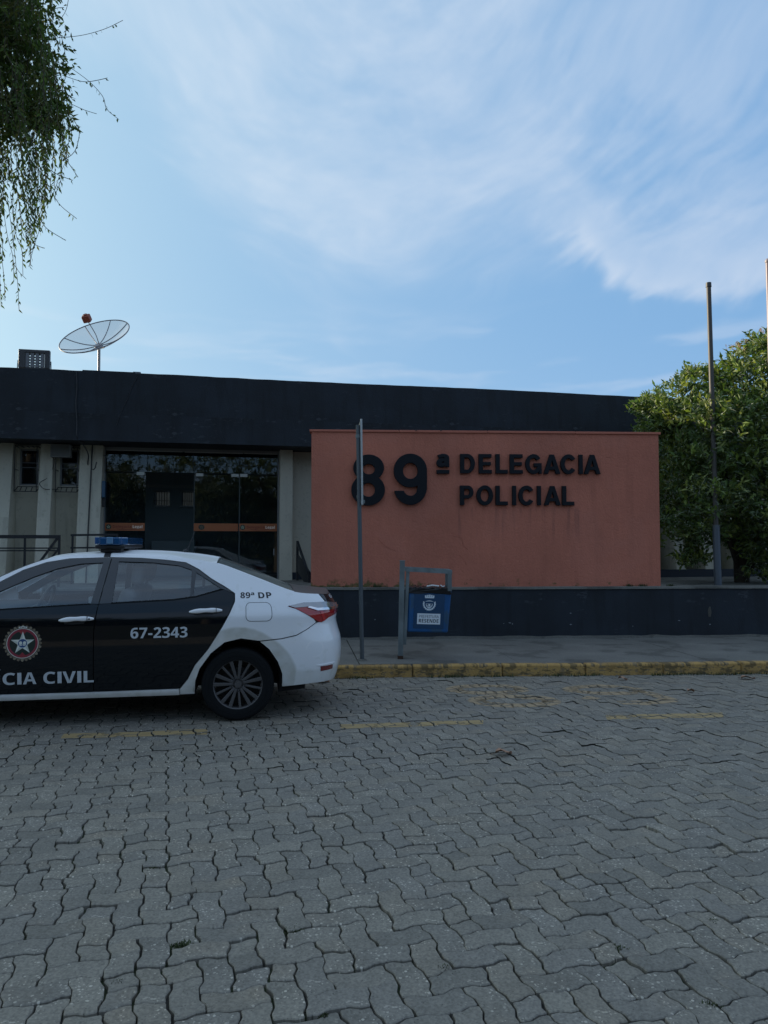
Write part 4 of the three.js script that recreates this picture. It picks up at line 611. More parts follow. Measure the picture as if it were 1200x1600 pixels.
// fallen leaves
function deadLeaf(x, z, y, turn, len, label) {
  const P = [], n = 9; for (let i = 0; i <= n; i++) { const k = i / n, w = 0.42 * Math.sin(Math.PI * Math.pow(k, 0.8)) * len * (0.85 + 0.2 * Math.sin(i * 2.3)); P.push([k * len, w]); }
  const pos = [], idx = []; P.forEach(([a, w], i) => { const lift = 0.012 * Math.sin(a / len * 5) + 0.01; pos.push(a, lift + 0.012, -w, a, lift, 0, a, lift + 0.016 + 0.008 * Math.sin(i), w); });
  for (let i = 0; i < n; i++) { const o = i * 3; idx.push(o, o + 1, o + 3, o + 1, o + 4, o + 3, o + 1, o + 2, o + 4, o + 2, o + 5, o + 4); }
  const g = new THREE.BufferGeometry(); g.setAttribute('position', new THREE.Float32BufferAttribute(pos, 3)); g.setIndex(idx); g.computeVertexNormals(); g.translate(-len / 2, 0, 0);
  const t = thing('fallen_leaf', label, 'dead leaf', [x, y, z], turn, 'fallen leaves on the paving'); mesh('blade', g, std(0.34, 0.19, 0.12, 0.8, { side: THREE.DoubleSide }), t); mesh('stalk', tube([[-len / 2, 0.011, 0], [-len / 2 - 0.025, 0.01, 0.004], [-len / 2 - 0.045, 0.004, 0.015]], 0.0015, 8, 5), std(0.2, 0.12, 0.06, 0.8), t);
}
deadLeaf(0.876, -5.483, 0.004, 0.25, 0.13, 'lone curled brown dead leaf on the open paving');
deadLeaf(2.707, -8.45, 0.004, -0.5, 0.1, 'small brown dead leaf at the kerb above the painted numerals');
deadLeaf(3.19, -7.75, 0.004, 0.5, 0.1, 'brown dead leaf right of the painted numerals');
deadLeaf(4.15, -8.5, 0.004, 0.1, 0.17, 'pale dead leaf lying at the kerb foot at far right');
deadLeaf(-0.687, -8.3, 0.004, 0.1, 0.16, 'pale dead leaf at the kerb foot behind the car bumper');
// weeds and crumbs along the kerb foot, moss tufts on the ledge
{
  const P = [], add = (x, y, z, h) => { const a = rnd() * 6.28, w = 0.006; const dx = Math.cos(a), dz = Math.sin(a), l = rr(0.2, 0.9) * h; P.push(x - dz * w, y, z + dx * w, x + dz * w, y, z - dx * w, x + dx * l, y + h, z + dz * l); };
  for (let i = 0; i < 2600; i++) { const s = rr(-6, 6.5); if (fbm(s * 1.7 + 9, 0.5, 4, 0, 1201) < 0.47) continue; const p = onStreet(s, 0, -0.02 - Math.abs(rr(-1, 1) * rr(0, 0.07))); add(p[0], -0.006, p[2], rr(0.008, 0.05)); }
  for (let i = 0; i < 900; i++) { const s = rr(-0.9, 1.1); if (fbm(s * 3 + 9, 2.5, 3, 0, 1203) < 0.46) continue; const p = onStreet(s, 0, 2.515 + rr(-0.03, 0.03)); add(p[0], 0.885, p[2], rr(0.008, 0.03)); }
  for (let i = 0; i < 500; i++) { const s = [0.02, 0.62, 3.9, 4.1, 4.55][i % 5] + rr(-1, 1) * rr(0, 0.09), p = onStreet(s, 0, 2.51 + rr(-0.02, 0.02)); add(p[0], 0.885, p[2], rr(0.01, 0.06)); }
  for (const [x, z, n, r] of [[-0.78, -2.92, 150, 0.035], [-0.94, -2.68, 120, 0.03], [-0.36, -3.03, 150, 0.035], [0.22, -2.77, 60, 0.02], [0.9, -2.9, 70, 0.03], [-1.1, -3.6, 60, 0.03], [1.35, -3.1, 60, 0.025], [-0.2, -2.5, 60, 0.02], [1.1, -2.55, 70, 0.03]]) for (let i = 0; i < n; i++) add(x + rr(-1, 1) * r * 1.6 * rnd(), -0.014, z + rr(-1, 1) * r * rnd(), rr(0.006, 0.018));
  const g = new THREE.BufferGeometry(); g.setAttribute('position', new THREE.Float32BufferAttribute(P, 3)); g.computeVertexNormals();
  const w = mesh('weeds', g, std(0.045, 0.06, 0.018, 0.8, { side: THREE.DoubleSide })); w.userData.kind = 'stuff'; tag(w, 'sparse green weeds and moss along the kerb foot and wall ledge', 'weeds');
  const bits = []; for (let i = 0; i < 260; i++) { const s = rr(-5, 6.5), r = rr(0.003, 0.011), p = onStreet(s, 0, -0.03 - Math.abs(rr(-1, 1)) * rr(0, 0.3)); bits.push(new THREE.IcosahedronGeometry(r, 0).scale(1, 0.6, rr(0.7, 1.4)).translate(p[0], 0.001, p[2])); }
  for (let i = 0; i < 60; i++) { const s = rr(-4, 6), r = rr(0.004, 0.012), p = onStreet(s, 0, rr(0.2, 2.35)); bits.push(new THREE.IcosahedronGeometry(r, 0).scale(1, 0.5, 1.2).translate(p[0], 0.14, p[2])); }
  const d = mesh('debris', merge(bits), std(0.2, 0.19, 0.17, 0.9)); d.userData.kind = 'stuff'; tag(d, 'small pale crumbs and grit scattered along the kerb and sidewalk', 'debris');
}

// ------------------------------------------------------------------ the police car
// ---- shape of the car body: s runs to the rear along the side (0 at the rear axle) and on round the corners, y up, z to the near side
const lerpTable = (t, x) => { let i = 0; while (i < t.length - 2 && x > t[i + 1][0]) i++; const [x0, y0] = t[i], [x1, y1] = t[i + 1], d = x1 - x0;
  const p = t[Math.max(0, i - 1)], n = t[Math.min(t.length - 1, i + 2)], m0 = (y1 - p[1]) / Math.max(1e-6, x1 - p[0]), m1 = (n[1] - y0) / Math.max(1e-6, n[0] - x0);
  let k = (x - x0) / d; if (k < 0) return y0 + m0 * (x - x0); if (k > 1) return y1 + m1 * (x - x1);
  const k2 = k * k, k3 = k2 * k; return (2 * k3 - 3 * k2 + 1) * y0 + (k3 - 2 * k2 + k) * d * m0 + (3 * k2 - 2 * k3) * y1 + (k3 - k2) * d * m1; };
const SECTION = [[.12, .74], [.18, .8], [.22, .832], [.26, .85], [.35, .866], [.5, .882], [.65, .888], [.8, .887], [.88, .885], [.925, .879], [1.0, .85], [1.05, .828], [1.1, .8], [1.2, .742], [1.3, .683], [1.38, .632], [1.43, .59], [1.47, .535]];
const REAR = [[.15, .85], [.28, .93], [.42, .972], [.55, .985], [.66, .98], [.75, .952], [.83, .935], [.93, .945], [1.0, .915], [1.09, .855], [1.2, .8]];
const NOSE = [[.15, -3.5], [.3, -3.62], [.5, -3.66], [.62, -3.65], [.72, -3.57], [.8, -3.42], [.9, -3.1], [1.0, -2.9], [1.2, -2.6]];
const EDGE = [[-3.62, .7], [-3.4, .8], [-3.0, .9], [-2.75, .955], [-2.55, 1.0], [-2.3, 1.105], [-2.0, 1.25], [-1.814, 1.342], [-1.626, 1.412], [-1.436, 1.444], [-1.151, 1.455], [-.844, 1.449], [-.626, 1.433], [-.46, 1.412], [-.3, 1.388], [-.141, 1.352], [0, 1.3], [.2, 1.222], [.44, 1.128], [.55, 1.1], [.71, 1.082], [.86, 1.066]];
const CENTRE = [[-3.62, .73], [-3.4, .845], [-3.0, .96], [-2.75, 1.0], [-2.55, 1.035], [-2.3, 1.17], [-2.0, 1.315], [-1.857, 1.378], [-1.64, 1.442], [-1.385, 1.466], [-1.15, 1.479], [-.943, 1.482], [-.703, 1.474], [-.46, 1.453], [-.3, 1.432], [-.177, 1.407], [0, 1.346], [.25, 1.243], [.5, 1.132], [.56, 1.118], [.69, 1.106], [.86, 1.09]];
const NR = 3.4, LR = .97, LF = 1.35, XF = -2.3;
const edgeAt = (x) => lerpTable(EDGE, x), centreAt = (x) => lerpTable(CENTRE, x), halfAt = (y) => lerpTable(SECTION, y);
function sideXZ(s, y) {
  const w = halfAt(y);
  if (s > 0) { const a = Math.min(s / LR, Math.PI / 2), c = Math.cos(a), n = Math.sin(a), r = 1 / Math.pow(Math.pow(c, NR) + Math.pow(n, NR), 1 / NR); return [lerpTable(REAR, y) * r * n, w * r * c]; }
  if (s < XF) { const a = Math.min((XF - s) / LF, Math.PI / 2), c = Math.cos(a), n = Math.sin(a), r = 1 / Math.pow(Math.pow(c, 2.6) + Math.pow(n, 2.6), 1 / 2.6); return [XF + (lerpTable(NOSE, y) - XF) * r * n, w * r * c]; }
  return [s, w];
}
const planZ = (x, y) => { const w = halfAt(y); if (x > 0) return w * Math.pow(Math.max(0, 1 - Math.pow(x / lerpTable(REAR, y), NR)), 1 / NR); if (x < XF) return w * Math.pow(Math.max(0, 1 - Math.pow((x - XF) / (lerpTable(NOSE, y) - XF), 2.6)), 1 / 2.6); return w; };
const sideMap = (s, y) => { const [x, z] = sideXZ(s, y); return [x, y, z]; };
const topMap = (x, q) => { const e = edgeAt(x), c = centreAt(x), w = planZ(x, e); return [x, e + (c - e) * (1 - Math.pow(Math.abs(q), 2.2)), q * w]; };
const edgeS = (s) => { let y = 1.07; for (let i = 0; i < 30; i++) y = mix(y, edgeAt(sideXZ(s, y)[0]), 0.7); return y; };
function dense(c, step) { const out = []; c.forEach((p, i) => { const q = c[(i + 1) % c.length], n = Math.max(1, Math.ceil(Math.hypot(q[0] - p[0], q[1] - p[1]) / step)); for (let k = 0; k < n; k++) out.push([mix(p[0], q[0], k / n), mix(p[1], q[1], k / n)]); }); return out; }
function panel(contour, map, { cell = 0.04, off = 0, rim = 0.018, sgn = 1 } = {}) {
  const c = dense(contour, 0.03), P = [], N = [], U = [], e = 2e-3, memo = new Map();
  const at = (u, v) => {
    const key = u.toFixed(5) + v.toFixed(5); if (memo.has(key)) return memo.get(key);
    const a = map(u, v), x1 = map(u + e, v), x0 = map(u - e, v), y1 = map(u, v + e), y0 = map(u, v - e), n = V(x1[0] - x0[0], x1[1] - x0[1], x1[2] - x0[2]).cross(V(y1[0] - y0[0], y1[1] - y0[1], y1[2] - y0[2])).normalize().multiplyScalar(sgn), r = [V(...a).addScaledVector(n, off), n]; memo.set(key, r); return r;
  };
  const tri = (A, B, C, uvs, ns) => { const g = B.clone().sub(A).cross(C.clone().sub(A)); if (g.lengthSq() < 1e-14) return; const s = g.dot(ns[0]) + g.dot(ns[1]) + g.dot(ns[2]); const o = s < 0 ? [0, 2, 1] : [0, 1, 2], pp = [A, B, C]; for (const i of o) { P.push(pp[i].x, pp[i].y, pp[i].z); N.push(ns[i].x, ns[i].y, ns[i].z); U.push(...uvs[i]); } };
  const us = c.map((p) => p[0]), vs = c.map((p) => p[1]), u0 = Math.floor(Math.min(...us) / cell), u1 = Math.ceil(Math.max(...us) / cell), v0 = Math.floor(Math.min(...vs) / cell), v1 = Math.ceil(Math.max(...vs) / cell);
  for (let i = u0; i < u1; i++) {
    const a = i * cell, b = a + cell, col = clipConvex(c, [[a, -9], [b, -9], [b, 9], [a, 9]]); if (col.length < 3) continue;
    for (let j = v0; j < v1; j++) {
      const q = clipConvex(col, [[a, j * cell], [b, j * cell], [b, j * cell + cell], [a, j * cell + cell]]); if (q.length < 3) continue;
      const cl = q.filter((p, k) => { const n = q[(k + 1) % q.length]; return Math.hypot(p[0] - n[0], p[1] - n[1]) > 1e-6; }); if (cl.length < 3) continue;
      for (const t of THREE.ShapeUtils.triangulateShape(cl.map((p) => new THREE.Vector2(...p)), [])) { const w = t.map((k) => at(...cl[k])); tri(w[0][0], w[1][0], w[2][0], t.map((k) => cl[k]), w.map((x) => x[1])); }
    }
  }
  if (rim) for (let i = 0; i < c.length; i++) { const [p, n] = at(...c[i]), [q, m] = at(...c[(i + 1) % c.length]), p2 = p.clone().addScaledVector(n, -rim), q2 = q.clone().addScaledVector(m, -rim), o = q.clone().sub(p).cross(n).normalize().multiplyScalar(THREE.ShapeUtils.area(c.map((x) => new THREE.Vector2(...x))) > 0 ? sgn : -sgn); if (!(o.lengthSq() > 0.5)) continue; const w = [o, o, o]; tri(p, q, q2, [c[i], c[i], c[i]], w); tri(p, q2, p2, [c[i], c[i], c[i]], w); }
  const g = new THREE.BufferGeometry(); g.setAttribute('position', new THREE.Float32BufferAttribute(P, 3)); g.setAttribute('normal', new THREE.Float32BufferAttribute(N, 3)); g.setAttribute('uv', new THREE.Float32BufferAttribute(U, 2)); return g;
}
const farSide = (s, y) => { const [x, yy, z] = sideMap(s, y); return [x, yy, -z]; };
const SIDES = [[sideMap, 1], [farSide, -1]];
const car = thing('police_car', 'black and white police sedan with blue roof light bar parked at the kerb', 'car', [-1.4332, 0, -7.3519], 10 * D2R);
{
  const dust = tex(512, 512, (u, v) => { const f = fbm(u * 9, v * 9, 5, 9, 1401), d = sstep(0.5, 0.75, fbm(u * 4, v * 4, 5, 4, 1411)), k = 0.93 + 0.08 * f; return [0.8 * k * mix(1, 0.86, d), 0.81 * k * mix(1, 0.85, d), 0.82 * k * mix(1, 0.8, d)]; }, true, [0.7, 0.7]);
  const grime = tex(1024, 512, (u, v) => {              // uv in body metres /4, /1.6: road film with a ragged edge on the low white panels and round the arch
    const s = (u - 0.6) * 4, y = v * 1.6, r = Math.hypot(s, y - 0.31), n = fbm(u * 60, v * 28, 5, 0, 1421), n2 = fbm(u * 20, v * 9, 4, 0, 1427), band = Math.max(sstep(0.53, 0.5, r + 0.03 * n2), sstep(0.34, 0.27, y + 0.05 * n2), sstep(0.46, 0.42, y + 0.05 * n2) * 0.6 * sstep(0.3, 0.5, s)), spots = sstep(0.66, 0.72, n) * 0.4, k = clamp(band * (0.55 + 0.6 * n) + spots * 0.35) * 0.75;
    const arcM = Math.abs(Math.hypot(s - 0.64, (y - 0.6) * 1.05) - 0.075) < 0.006 + 0.004 * n && !(s < 0.62 && y < 0.6) ? 0.35 : 0; const c = [0.8, 0.81, 0.82], d = [0.4, 0.39, 0.33]; return c.map((x, i) => mix(mix(x, d[i], k), 0.9, arcM));
  });
  grime.repeat.set(0.25, 0.625); grime.offset.set(0.6, 0);
  const white = phys(1, 1, 1, 0.28, { map: grime, clearcoat: 0.8, clearcoatRoughness: 0.04 }), whiteTop = phys(1, 1, 1, 0.55, { map: dust, clearcoat: 0.25, clearcoatRoughness: 0.25, specularIntensity: 0.5 });
  const black = phys(0.002, 0.004, 0.0065, 0.4, { specularIntensity: 0.1, clearcoat: 0.75, clearcoatRoughness: 0.03 }), trim = phys(0.012, 0.014, 0.017, 0.3, { clearcoat: 0.6, clearcoatRoughness: 0.1 }), rubber = phys(0.007, 0.008, 0.009, 0.85, { specularIntensity: 0.4 }), under = std(0.008, 0.008, 0.009, 0.9);
  const tint = phys(0.8, 0.88, 0.9, 0.012, { transmission: 1, thickness: 0, ior: 1.95 }), chrome = std(0.75, 0.76, 0.78, 0.12, { metalness: 1 }), vinyl = std(0.5, 0.53, 0.55, 0.45), ink = std(0.012, 0.013, 0.016, 0.5);
  const P = (name, contour, mat, o = {}, parent = car, both = true) => { for (const [m, g] of both ? SIDES : SIDES.slice(0, 1)) mesh(name, panel(contour, m, { sgn: g, ...o }), mat, typeof parent === 'function' ? parent(g) : parent); };
  const T = (name, contour, mat, o = {}) => mesh(name, panel(contour, topMap, { sgn: -1, ...o }), mat, car);
  const topEdge = (a, b, n = 60, dy = 0) => Array.from({ length: n + 1 }, (_, i) => { const s = a + (b - a) * i / n; return [s, edgeS(s) + dy]; });
  const archArc = (cx, r, a0, a1, n = 22) => arc(cx, 0.31, r, r, a0, a1, n);
  // ---- doors
  const doorTop = [[-2.28, 1.045], [-1.979, 1.215], [-1.815, 1.311], [-1.638, 1.376], [-1.452, 1.408], [-1.165, 1.417]];
  const fd = {}, rd = {};
  for (const [m, g] of SIDES) {
    fd[g] = mesh('front_door', panel([[-2.272, 0.303], [-1.188, 0.297], [-1.191, 0.8], [-1.167, 1.026], [-1.224, 1.029], [-1.94, 0.992], [-2.19, 0.982], [-2.275, 0.972], [-2.3, 0.75]], m, { sgn: g }), black, car);
    rd[g] = mesh('rear_door', panel([[-1.181, 0.297], [-0.486, 0.302], [-0.422, 0.373], [-0.363, 0.493], [-0.248, 0.634], [-0.134, 0.818], [-0.071, 0.937], [-0.03, 1.034], [-0.032, 1.099], [-0.12, 1.137], [-0.358, 1.076], [-0.551, 1.053], [-1.054, 1.03], [-1.159, 1.027], [-1.184, 0.8]], m, { sgn: g }), black, car);
  }
  P('window_frame', [[-2.275, 0.976], [...doorTop[0]], ...doorTop.slice(1), [-1.104, 1.418], [-1.163, 1.03], [-1.224, 1.033], [-1.167, 1.377], [-1.35, 1.368], [-1.534, 1.329], [-1.711, 1.262], [-1.882, 1.182], [-1.964, 1.142], [-2.19, 1.01], [-2.19, 0.985]], trim, {}, (g) => fd[g]);
  P('window_frame', [[-1.155, 1.031], [-1.096, 1.418], [-0.854, 1.411], [-0.632, 1.393], [-0.464, 1.37], [-0.349, 1.311], [-0.234, 1.227], [-0.109, 1.153], [-0.045, 1.108], [-0.12, 1.14], [-0.142, 1.146], [-0.365, 1.289], [-0.384, 1.079], [-0.408, 1.073], [-0.404, 1.31], [-0.518, 1.348], [-0.741, 1.375], [-1.036, 1.387], [-1.054, 1.048], [-1.054, 1.034]], trim, {}, (g) => rd[g]);
  P('window_glass', [[-2.19, 0.985], [-1.94, 0.995], [-1.224, 1.033], [-1.167, 1.377], [-1.35, 1.368], [-1.534, 1.329], [-1.711, 1.262], [-1.882, 1.182], [-1.964, 1.142], [-2.19, 1.01]], tint, { off: -0.009, rim: 0 }, (g) => fd[g]);
  P('window_glass', [[-1.054, 1.034], [-0.551, 1.057], [-0.408, 1.073], [-0.404, 1.31], [-0.518, 1.348], [-0.741, 1.375], [-1.036, 1.387]], tint, { off: -0.009, rim: 0 }, (g) => rd[g]);
  P('quarter_glass', [[-0.384, 1.079], [-0.142, 1.146], [-0.365, 1.289]], tint, { off: -0.009, rim: 0 }, (g) => rd[g]);
  P('belt_seal', [[-2.19, 0.982], [-1.94, 0.991], [-1.224, 1.027], [-1.226, 1.036], [-1.94, 1.0], [-2.19, 0.991]], rubber, { off: 0.004, rim: 0.01 }, (g) => fd[g]); P('belt_seal', [[-1.06, 1.03], [-0.551, 1.051], [-0.358, 1.076], [-0.14, 1.134], [-0.142, 1.144], [-0.36, 1.085], [-0.551, 1.061], [-1.058, 1.04]], rubber, { off: 0.004, rim: 0.01 }, (g) => rd[g]);
  // handles: cup below, bar standing off
  for (const [m, g] of SIDES) for (const [h, s, y] of [[fd[g], -1.465, 0.9], [rd[g], -0.408, 0.953]]) {
    const up = 0.01, pt = (k, dy, o) => { const p = m(s + 0.28 * k, y + dy + up * k), w = g; return [p[0], p[1], p[2] + w * o]; };
    mesh('handle_cup', panel([[s + 0.04, y - 0.03], [s + 0.1, y - 0.036], [s + 0.2, y - 0.03], [s + 0.22, y + 0.012], [s + 0.12, y + 0.03], [s + 0.05, y + 0.016]], m, { sgn: g, off: 0.0012, rim: 0, cell: 0.02 }), std(0.006, 0.007, 0.009, 0.5), h);
    const pos = [], idx = [], n = 20, ns = 10; for (let i = 0; i <= n; i++) { const k = i / n, hh = 0.0245 * Math.pow(Math.sin(Math.PI * clamp(0.02 + 0.96 * k)), 0.42) * (1 - 0.28 * Math.exp(-Math.pow((k - 0.5) / 0.16, 2))), out = 0.03 * Math.pow(Math.sin(Math.PI * clamp(0.01 + 0.98 * k)), 0.5), c = pt(k, 0.008 * Math.sin(Math.PI * k), out); for (let j = 0; j < ns; j++) { const a = j / ns * 6.2832; pos.push(c[0], c[1] + hh * Math.sin(a), c[2] + g * 0.012 * Math.cos(a)); } }
    for (let i = 0; i < n; i++) for (let j = 0; j < ns; j++) { const a = i * ns + j, b = i * ns + (j + 1) % ns, c = a + ns, d = b + ns; g > 0 ? idx.push(a, c, b, b, c, d) : idx.push(a, b, c, b, d, c); }
    const hg = new THREE.BufferGeometry(); hg.setAttribute('position', new THREE.Float32BufferAttribute(pos, 3)); hg.setIndex(idx); hg.computeVertexNormals(); mesh('door_handle', hg, phys(0.8, 0.81, 0.82, 0.3, { clearcoat: 0.7 }), h);
    const cp = pt(0.82, 0.004, 0.0405); mesh('handle_seam', box(cp[0] - 0.0018, cp[0] + 0.0018, cp[1] - 0.021, cp[1] + 0.023, cp[2] - 0.014 * (g > 0 ? 1 : -1), cp[2] + 0.0002 * g), ink, h);
    if (h === fd[g]) { const k = pt(0.88, 0.002, 0.0385); mesh('key_lock', new THREE.CylinderGeometry(0.007, 0.007, 0.006, 12).rotateX(Math.PI / 2).translate(k[0], k[1], k[2]), ink, h); }
  }
  // ---- white body panels
  const quarter = [[-0.478, 0.295], [-0.414, 0.373], [-0.355, 0.493], [-0.24, 0.634], [-0.126, 0.818], [-0.063, 0.937], [-0.021, 1.034], [-0.022, 1.106], [-0.104, 1.161], [-0.23, 1.234], [-0.345, 1.318], [-0.46, 1.377], [-0.63, 1.4], [-0.854, 1.418], [-1.1, 1.425], [-1.452, 1.415], [-1.638, 1.383], [-1.815, 1.318], [-1.979, 1.222], [-2.285, 1.052], ...topEdge(-2.29, 0.8), [0.828, 1.012], [0.814, 1.008], [0.583, 1.014], [0.448, 0.991], [0.44, 0.986], [0.496, 0.964], [0.66, 0.864], [0.683, 0.836], [0.594, 0.784], [0.494, 0.735], [0.372, 0.711], [0.196, 0.695], [0.175, 0.697], [0.034, 0.719], [-0.107, 0.688], [-0.224, 0.594], [-0.316, 0.466], [-0.352, 0.359], [-0.358, 0.247], [-0.478, 0.245]];
  P('quarter_panel', quarter, white, { rim: 0.03 });
  P('side_skirt', [[-2.3, 0.243], [-0.484, 0.242], [-0.484, 0.292], [-1.2, 0.289], [-2.3, 0.293]], white, { off: 0.004 });
  P('rear_bumper', [[0.196, 0.686], [0.372, 0.702], [0.494, 0.726], [0.594, 0.775], [0.683, 0.825], [0.713, 0.832], [0.75, 0.829], [0.846, 0.866], [1.041, 0.888], [1.28, 0.884], [1.524, 0.884], [1.524, 0.26], [1.24, 0.27], [0.866, 0.284], [0.63, 0.292], [0.392, 0.284], [0.38, 0.396], [0.338, 0.507], [0.268, 0.62]], white, { rim: 0.03 });
  P('reflector', [[0.699, 0.436], [0.855, 0.433], [0.862, 0.394], [0.707, 0.392]], phys(0.16, 0.012, 0.012, 0.15, { clearcoat: 1 }), { off: 0.003 });
  P('bumper_recess', [[0.66, 0.452], [0.88, 0.452], [0.885, 0.44], [0.68, 0.442]], white, { off: 0.006 });
  const rrect = (x0, x1, y0, y1, r, s0 = 0) => [...arc(x1 - r, y1 - r, r, r, 0, 90, 6), ...arc(x0 + r, y1 - r, r, r, 90, 180, 6), ...arc(x0 + r, y0 + r, r, r, 180, 270, 6), ...arc(x1 - r, y0 + r, r, r, 270, 360, 6)];
  P('fuel_flap_gap', rrect(0.0745, 0.3015, 0.8625, 1.0255, 0.0435), ink, { off: 0.0012, rim: 0 }, car, false); P('fuel_flap', rrect(0.079, 0.297, 0.867, 1.021, 0.04), white, { off: 0.003, rim: 0.001 }, car, false);
  // tail lamps: clear upper blade over red
  P('tail_lamp', [[0.448, 0.988], [0.583, 1.011], [0.814, 1.005], [1.1, 0.972], [1.27, 0.967], [1.27, 0.885], [1.041, 0.892], [0.846, 0.87], [0.75, 0.834], [0.713, 0.837], [0.66, 0.868], [0.496, 0.966]], phys(0.36, 0.008, 0.01, 0.12, { clearcoat: 1, clearcoatRoughness: 0.03 }), { off: 0.004, rim: 0.03, cell: 0.03 });
  P('lamp_blade', [[0.446, 0.989], [0.583, 1.012], [0.814, 1.006], [1.1, 0.973], [1.272, 0.968], [1.272, 0.945], [1.096, 0.952], [0.693, 0.957], [0.632, 0.976], [0.496, 0.97]], phys(0.3, 0.31, 0.33, 0.1, { metalness: 0.6, clearcoat: 1 }), { off: 0.011, rim: 0.01, cell: 0.03 });
  P('chrome_strip', [[0.62, 0.976], [0.69, 0.957], [1.096, 0.951], [1.272, 0.945], [1.272, 0.93], [1.096, 0.933], [0.685, 0.937], [0.6, 0.967]], chrome, { off: 0.016, rim: 0.014, cell: 0.03 });
  P('lamp_division', [[0.71, 0.936], [0.745, 0.936], [0.79, 0.846], [0.765, 0.838]], phys(0.5, 0.015, 0.015, 0.1, { clearcoat: 1 }), { off: 0.0065, rim: 0.003 });
  // trunk lid, black
  const lidEdge = topEdge(0.812, 1.524, 26, -0.004);
  P('trunk_lid', [...lidEdge.slice().reverse(), [0.842, 1.012], [1.1, 0.979], [1.276, 0.974], [1.276, 0.89], [1.524, 0.89]].map(([a, b]) => [a, b]), black, { rim: 0.02 });
  const deckBlack = phys(0.035, 0.033, 0.033, 0.45, { clearcoat: 0.5, clearcoatRoughness: 0.3 });  // deck black, paler and rougher than the lid
  T('trunk_deck', [[0.5, -0.995], [0.86, -0.995], [0.86, 0.995], [0.5, 0.995]], deckBlack, { rim: 0.01, cell: 0.03 });
  // ---- top panels
  T('roof_panel', [[-1.64, -1], [-0.19, -1], [-0.19, 1], [-1.64, 1]], whiteTop, { rim: 0.02, cell: 0.05 });
  T('rear_window', [[-0.182, -0.965], [0.495, -0.95], [0.495, 0.95], [-0.182, 0.965]], phys(0.34, 0.38, 0.36, 0.12, { transmission: 0.55, thickness: 0, ior: 1.55 }), { rim: 0, off: -0.004, cell: 0.04 });
  for (const q of [-1, 1]) T('rear_window_edge', [[-0.185, 0.955 * q], [0.5, 0.94 * q], [0.5, q], [-0.185, q]], whiteTop, { rim: 0.008, cell: 0.05 });
  T('windshield', [[-2.55, -0.97], [-1.645, -0.97], [-1.645, 0.97], [-2.55, 0.97]], tint, { rim: 0, off: -0.004, cell: 0.05 });
  for (const q of [-1, 1]) T('windshield_pillar', [[-2.6, 0.965 * q], [-1.64, 0.965 * q], [-1.64, q], [-2.6, q]], whiteTop, { rim: 0.008, cell: 0.05 });
  T('hood', [[-3.58, -0.985], [-2.6, -0.985], [-2.6, 0.985], [-3.58, 0.985]], whiteTop, { rim: 0.02, cell: 0.06 });
  mesh('headliner', panel([[-1.6, -0.95], [-0.22, -0.95], [-0.22, 0.95], [-1.6, 0.95]], topMap, { sgn: -1, off: -0.04, rim: 0, cell: 0.1 }), std(0.3, 0.29, 0.27, 0.9), car);
  // ---- front end (mostly out of frame)
  P('front_fender', [[-2.283, 0.3], [-2.31, 0.75], [-2.286, 1.04], ...topEdge(-2.295, -3.3, 40), [-3.3, 0.72], [-3.2, 0.68], [-3.1, 0.6], ...archArc(-2.7, 0.395, 20, 175, 26), [-2.31, 0.3]], white, { rim: 0.03 });
  P('front_bumper', [[-3.11, 0.59], [-3.2, 0.672], [-3.31, 0.71], [-3.9, 0.66], [-4.42, 0.64], [-4.42, 0.24], [-3.7, 0.24], [-3.1, 0.26], [-3.08, 0.36]], white, { rim: 0.03 });
  P('headlamp', [[-3.32, 0.73], [-3.32, 0.8], [-3.6, 0.77], [-3.95, 0.7], [-3.9, 0.668], [-3.5, 0.69]], phys(0.6, 0.62, 0.65, 0.1, { clearcoat: 1, metalness: 0.4 }), { off: 0.004 });
  P('grille', [[-3.95, 0.63], [-4.42, 0.62], [-4.42, 0.32], [-4.1, 0.32]], ink, { off: 0.004 });
  P('nose_panel', [[-3.96, 0.705], [-3.96, 0.67], [-4.42, 0.655], [-4.42, 0.7]], white, { off: 0.001 });
  // ---- mirrors
  for (const g of [1, -1]) { const mi = mesh('door_mirror', new RoundedBoxGeometry(0.11, 0.125, 0.2, 4, 0.045).translate(-2.12, 1.05, g * 0.985), white, fd[g]); mesh('mirror_glass', rbox(-2.064, -2.06, 1.0, 1.1, g * 0.985 - 0.08, g * 0.985 + 0.08, 0.0015), chrome, mi); mesh('mirror_arm', bar([-2.12, 1.0, g * 0.84], [-2.12, 1.01, g * 0.93], 0.05, 0.035), trim, mi); }
  // ---- under body, wheel wells, door skins, cabin
  const prof = shapeOf([[-3.15, 0.24], ...archArc(-2.7, 0.375, 194, -14, 30).map(([a, b]) => [a, b]), ...archArc(0, 0.375, 194, -14, 30), [0.6, 0.24], [0.66, 0.8], [0.6, 0.94], [0.2, 1.02], [0.12, 0.6], [-2.15, 0.5], [-2.4, 0.86], [-3.1, 0.72]]);
  mesh('underbody', [extrude(prof, 1.48).translate(0, 0, -0.74), box(-3.1, 0.58, 0.245, 0.68, -0.46, 0.46)], under, car);
  P('door_lining', [[-2.27, 0.3], [-0.46, 0.3], [-0.3, 0.6], [-0.12, 0.85], [-0.08, 1.06], [-0.4, 1.05], [-1.1, 1.005], [-2.27, 0.955]], std(0.04, 0.04, 0.042, 0.8), { off: -0.05, rim: 0, cell: 0.06 });
  for (const g of [1, -1]) for (const cx of [0, -2.7]) mesh('wheel_well', new THREE.CylinderGeometry(1, 1, 0.42, 48, 1, true, Math.PI - 1.68, 3.36).rotateX(Math.PI / 2).scale(0.377, 0.413, 1).translate(cx + 0.0135, 0.306, g * 0.655), under, car);
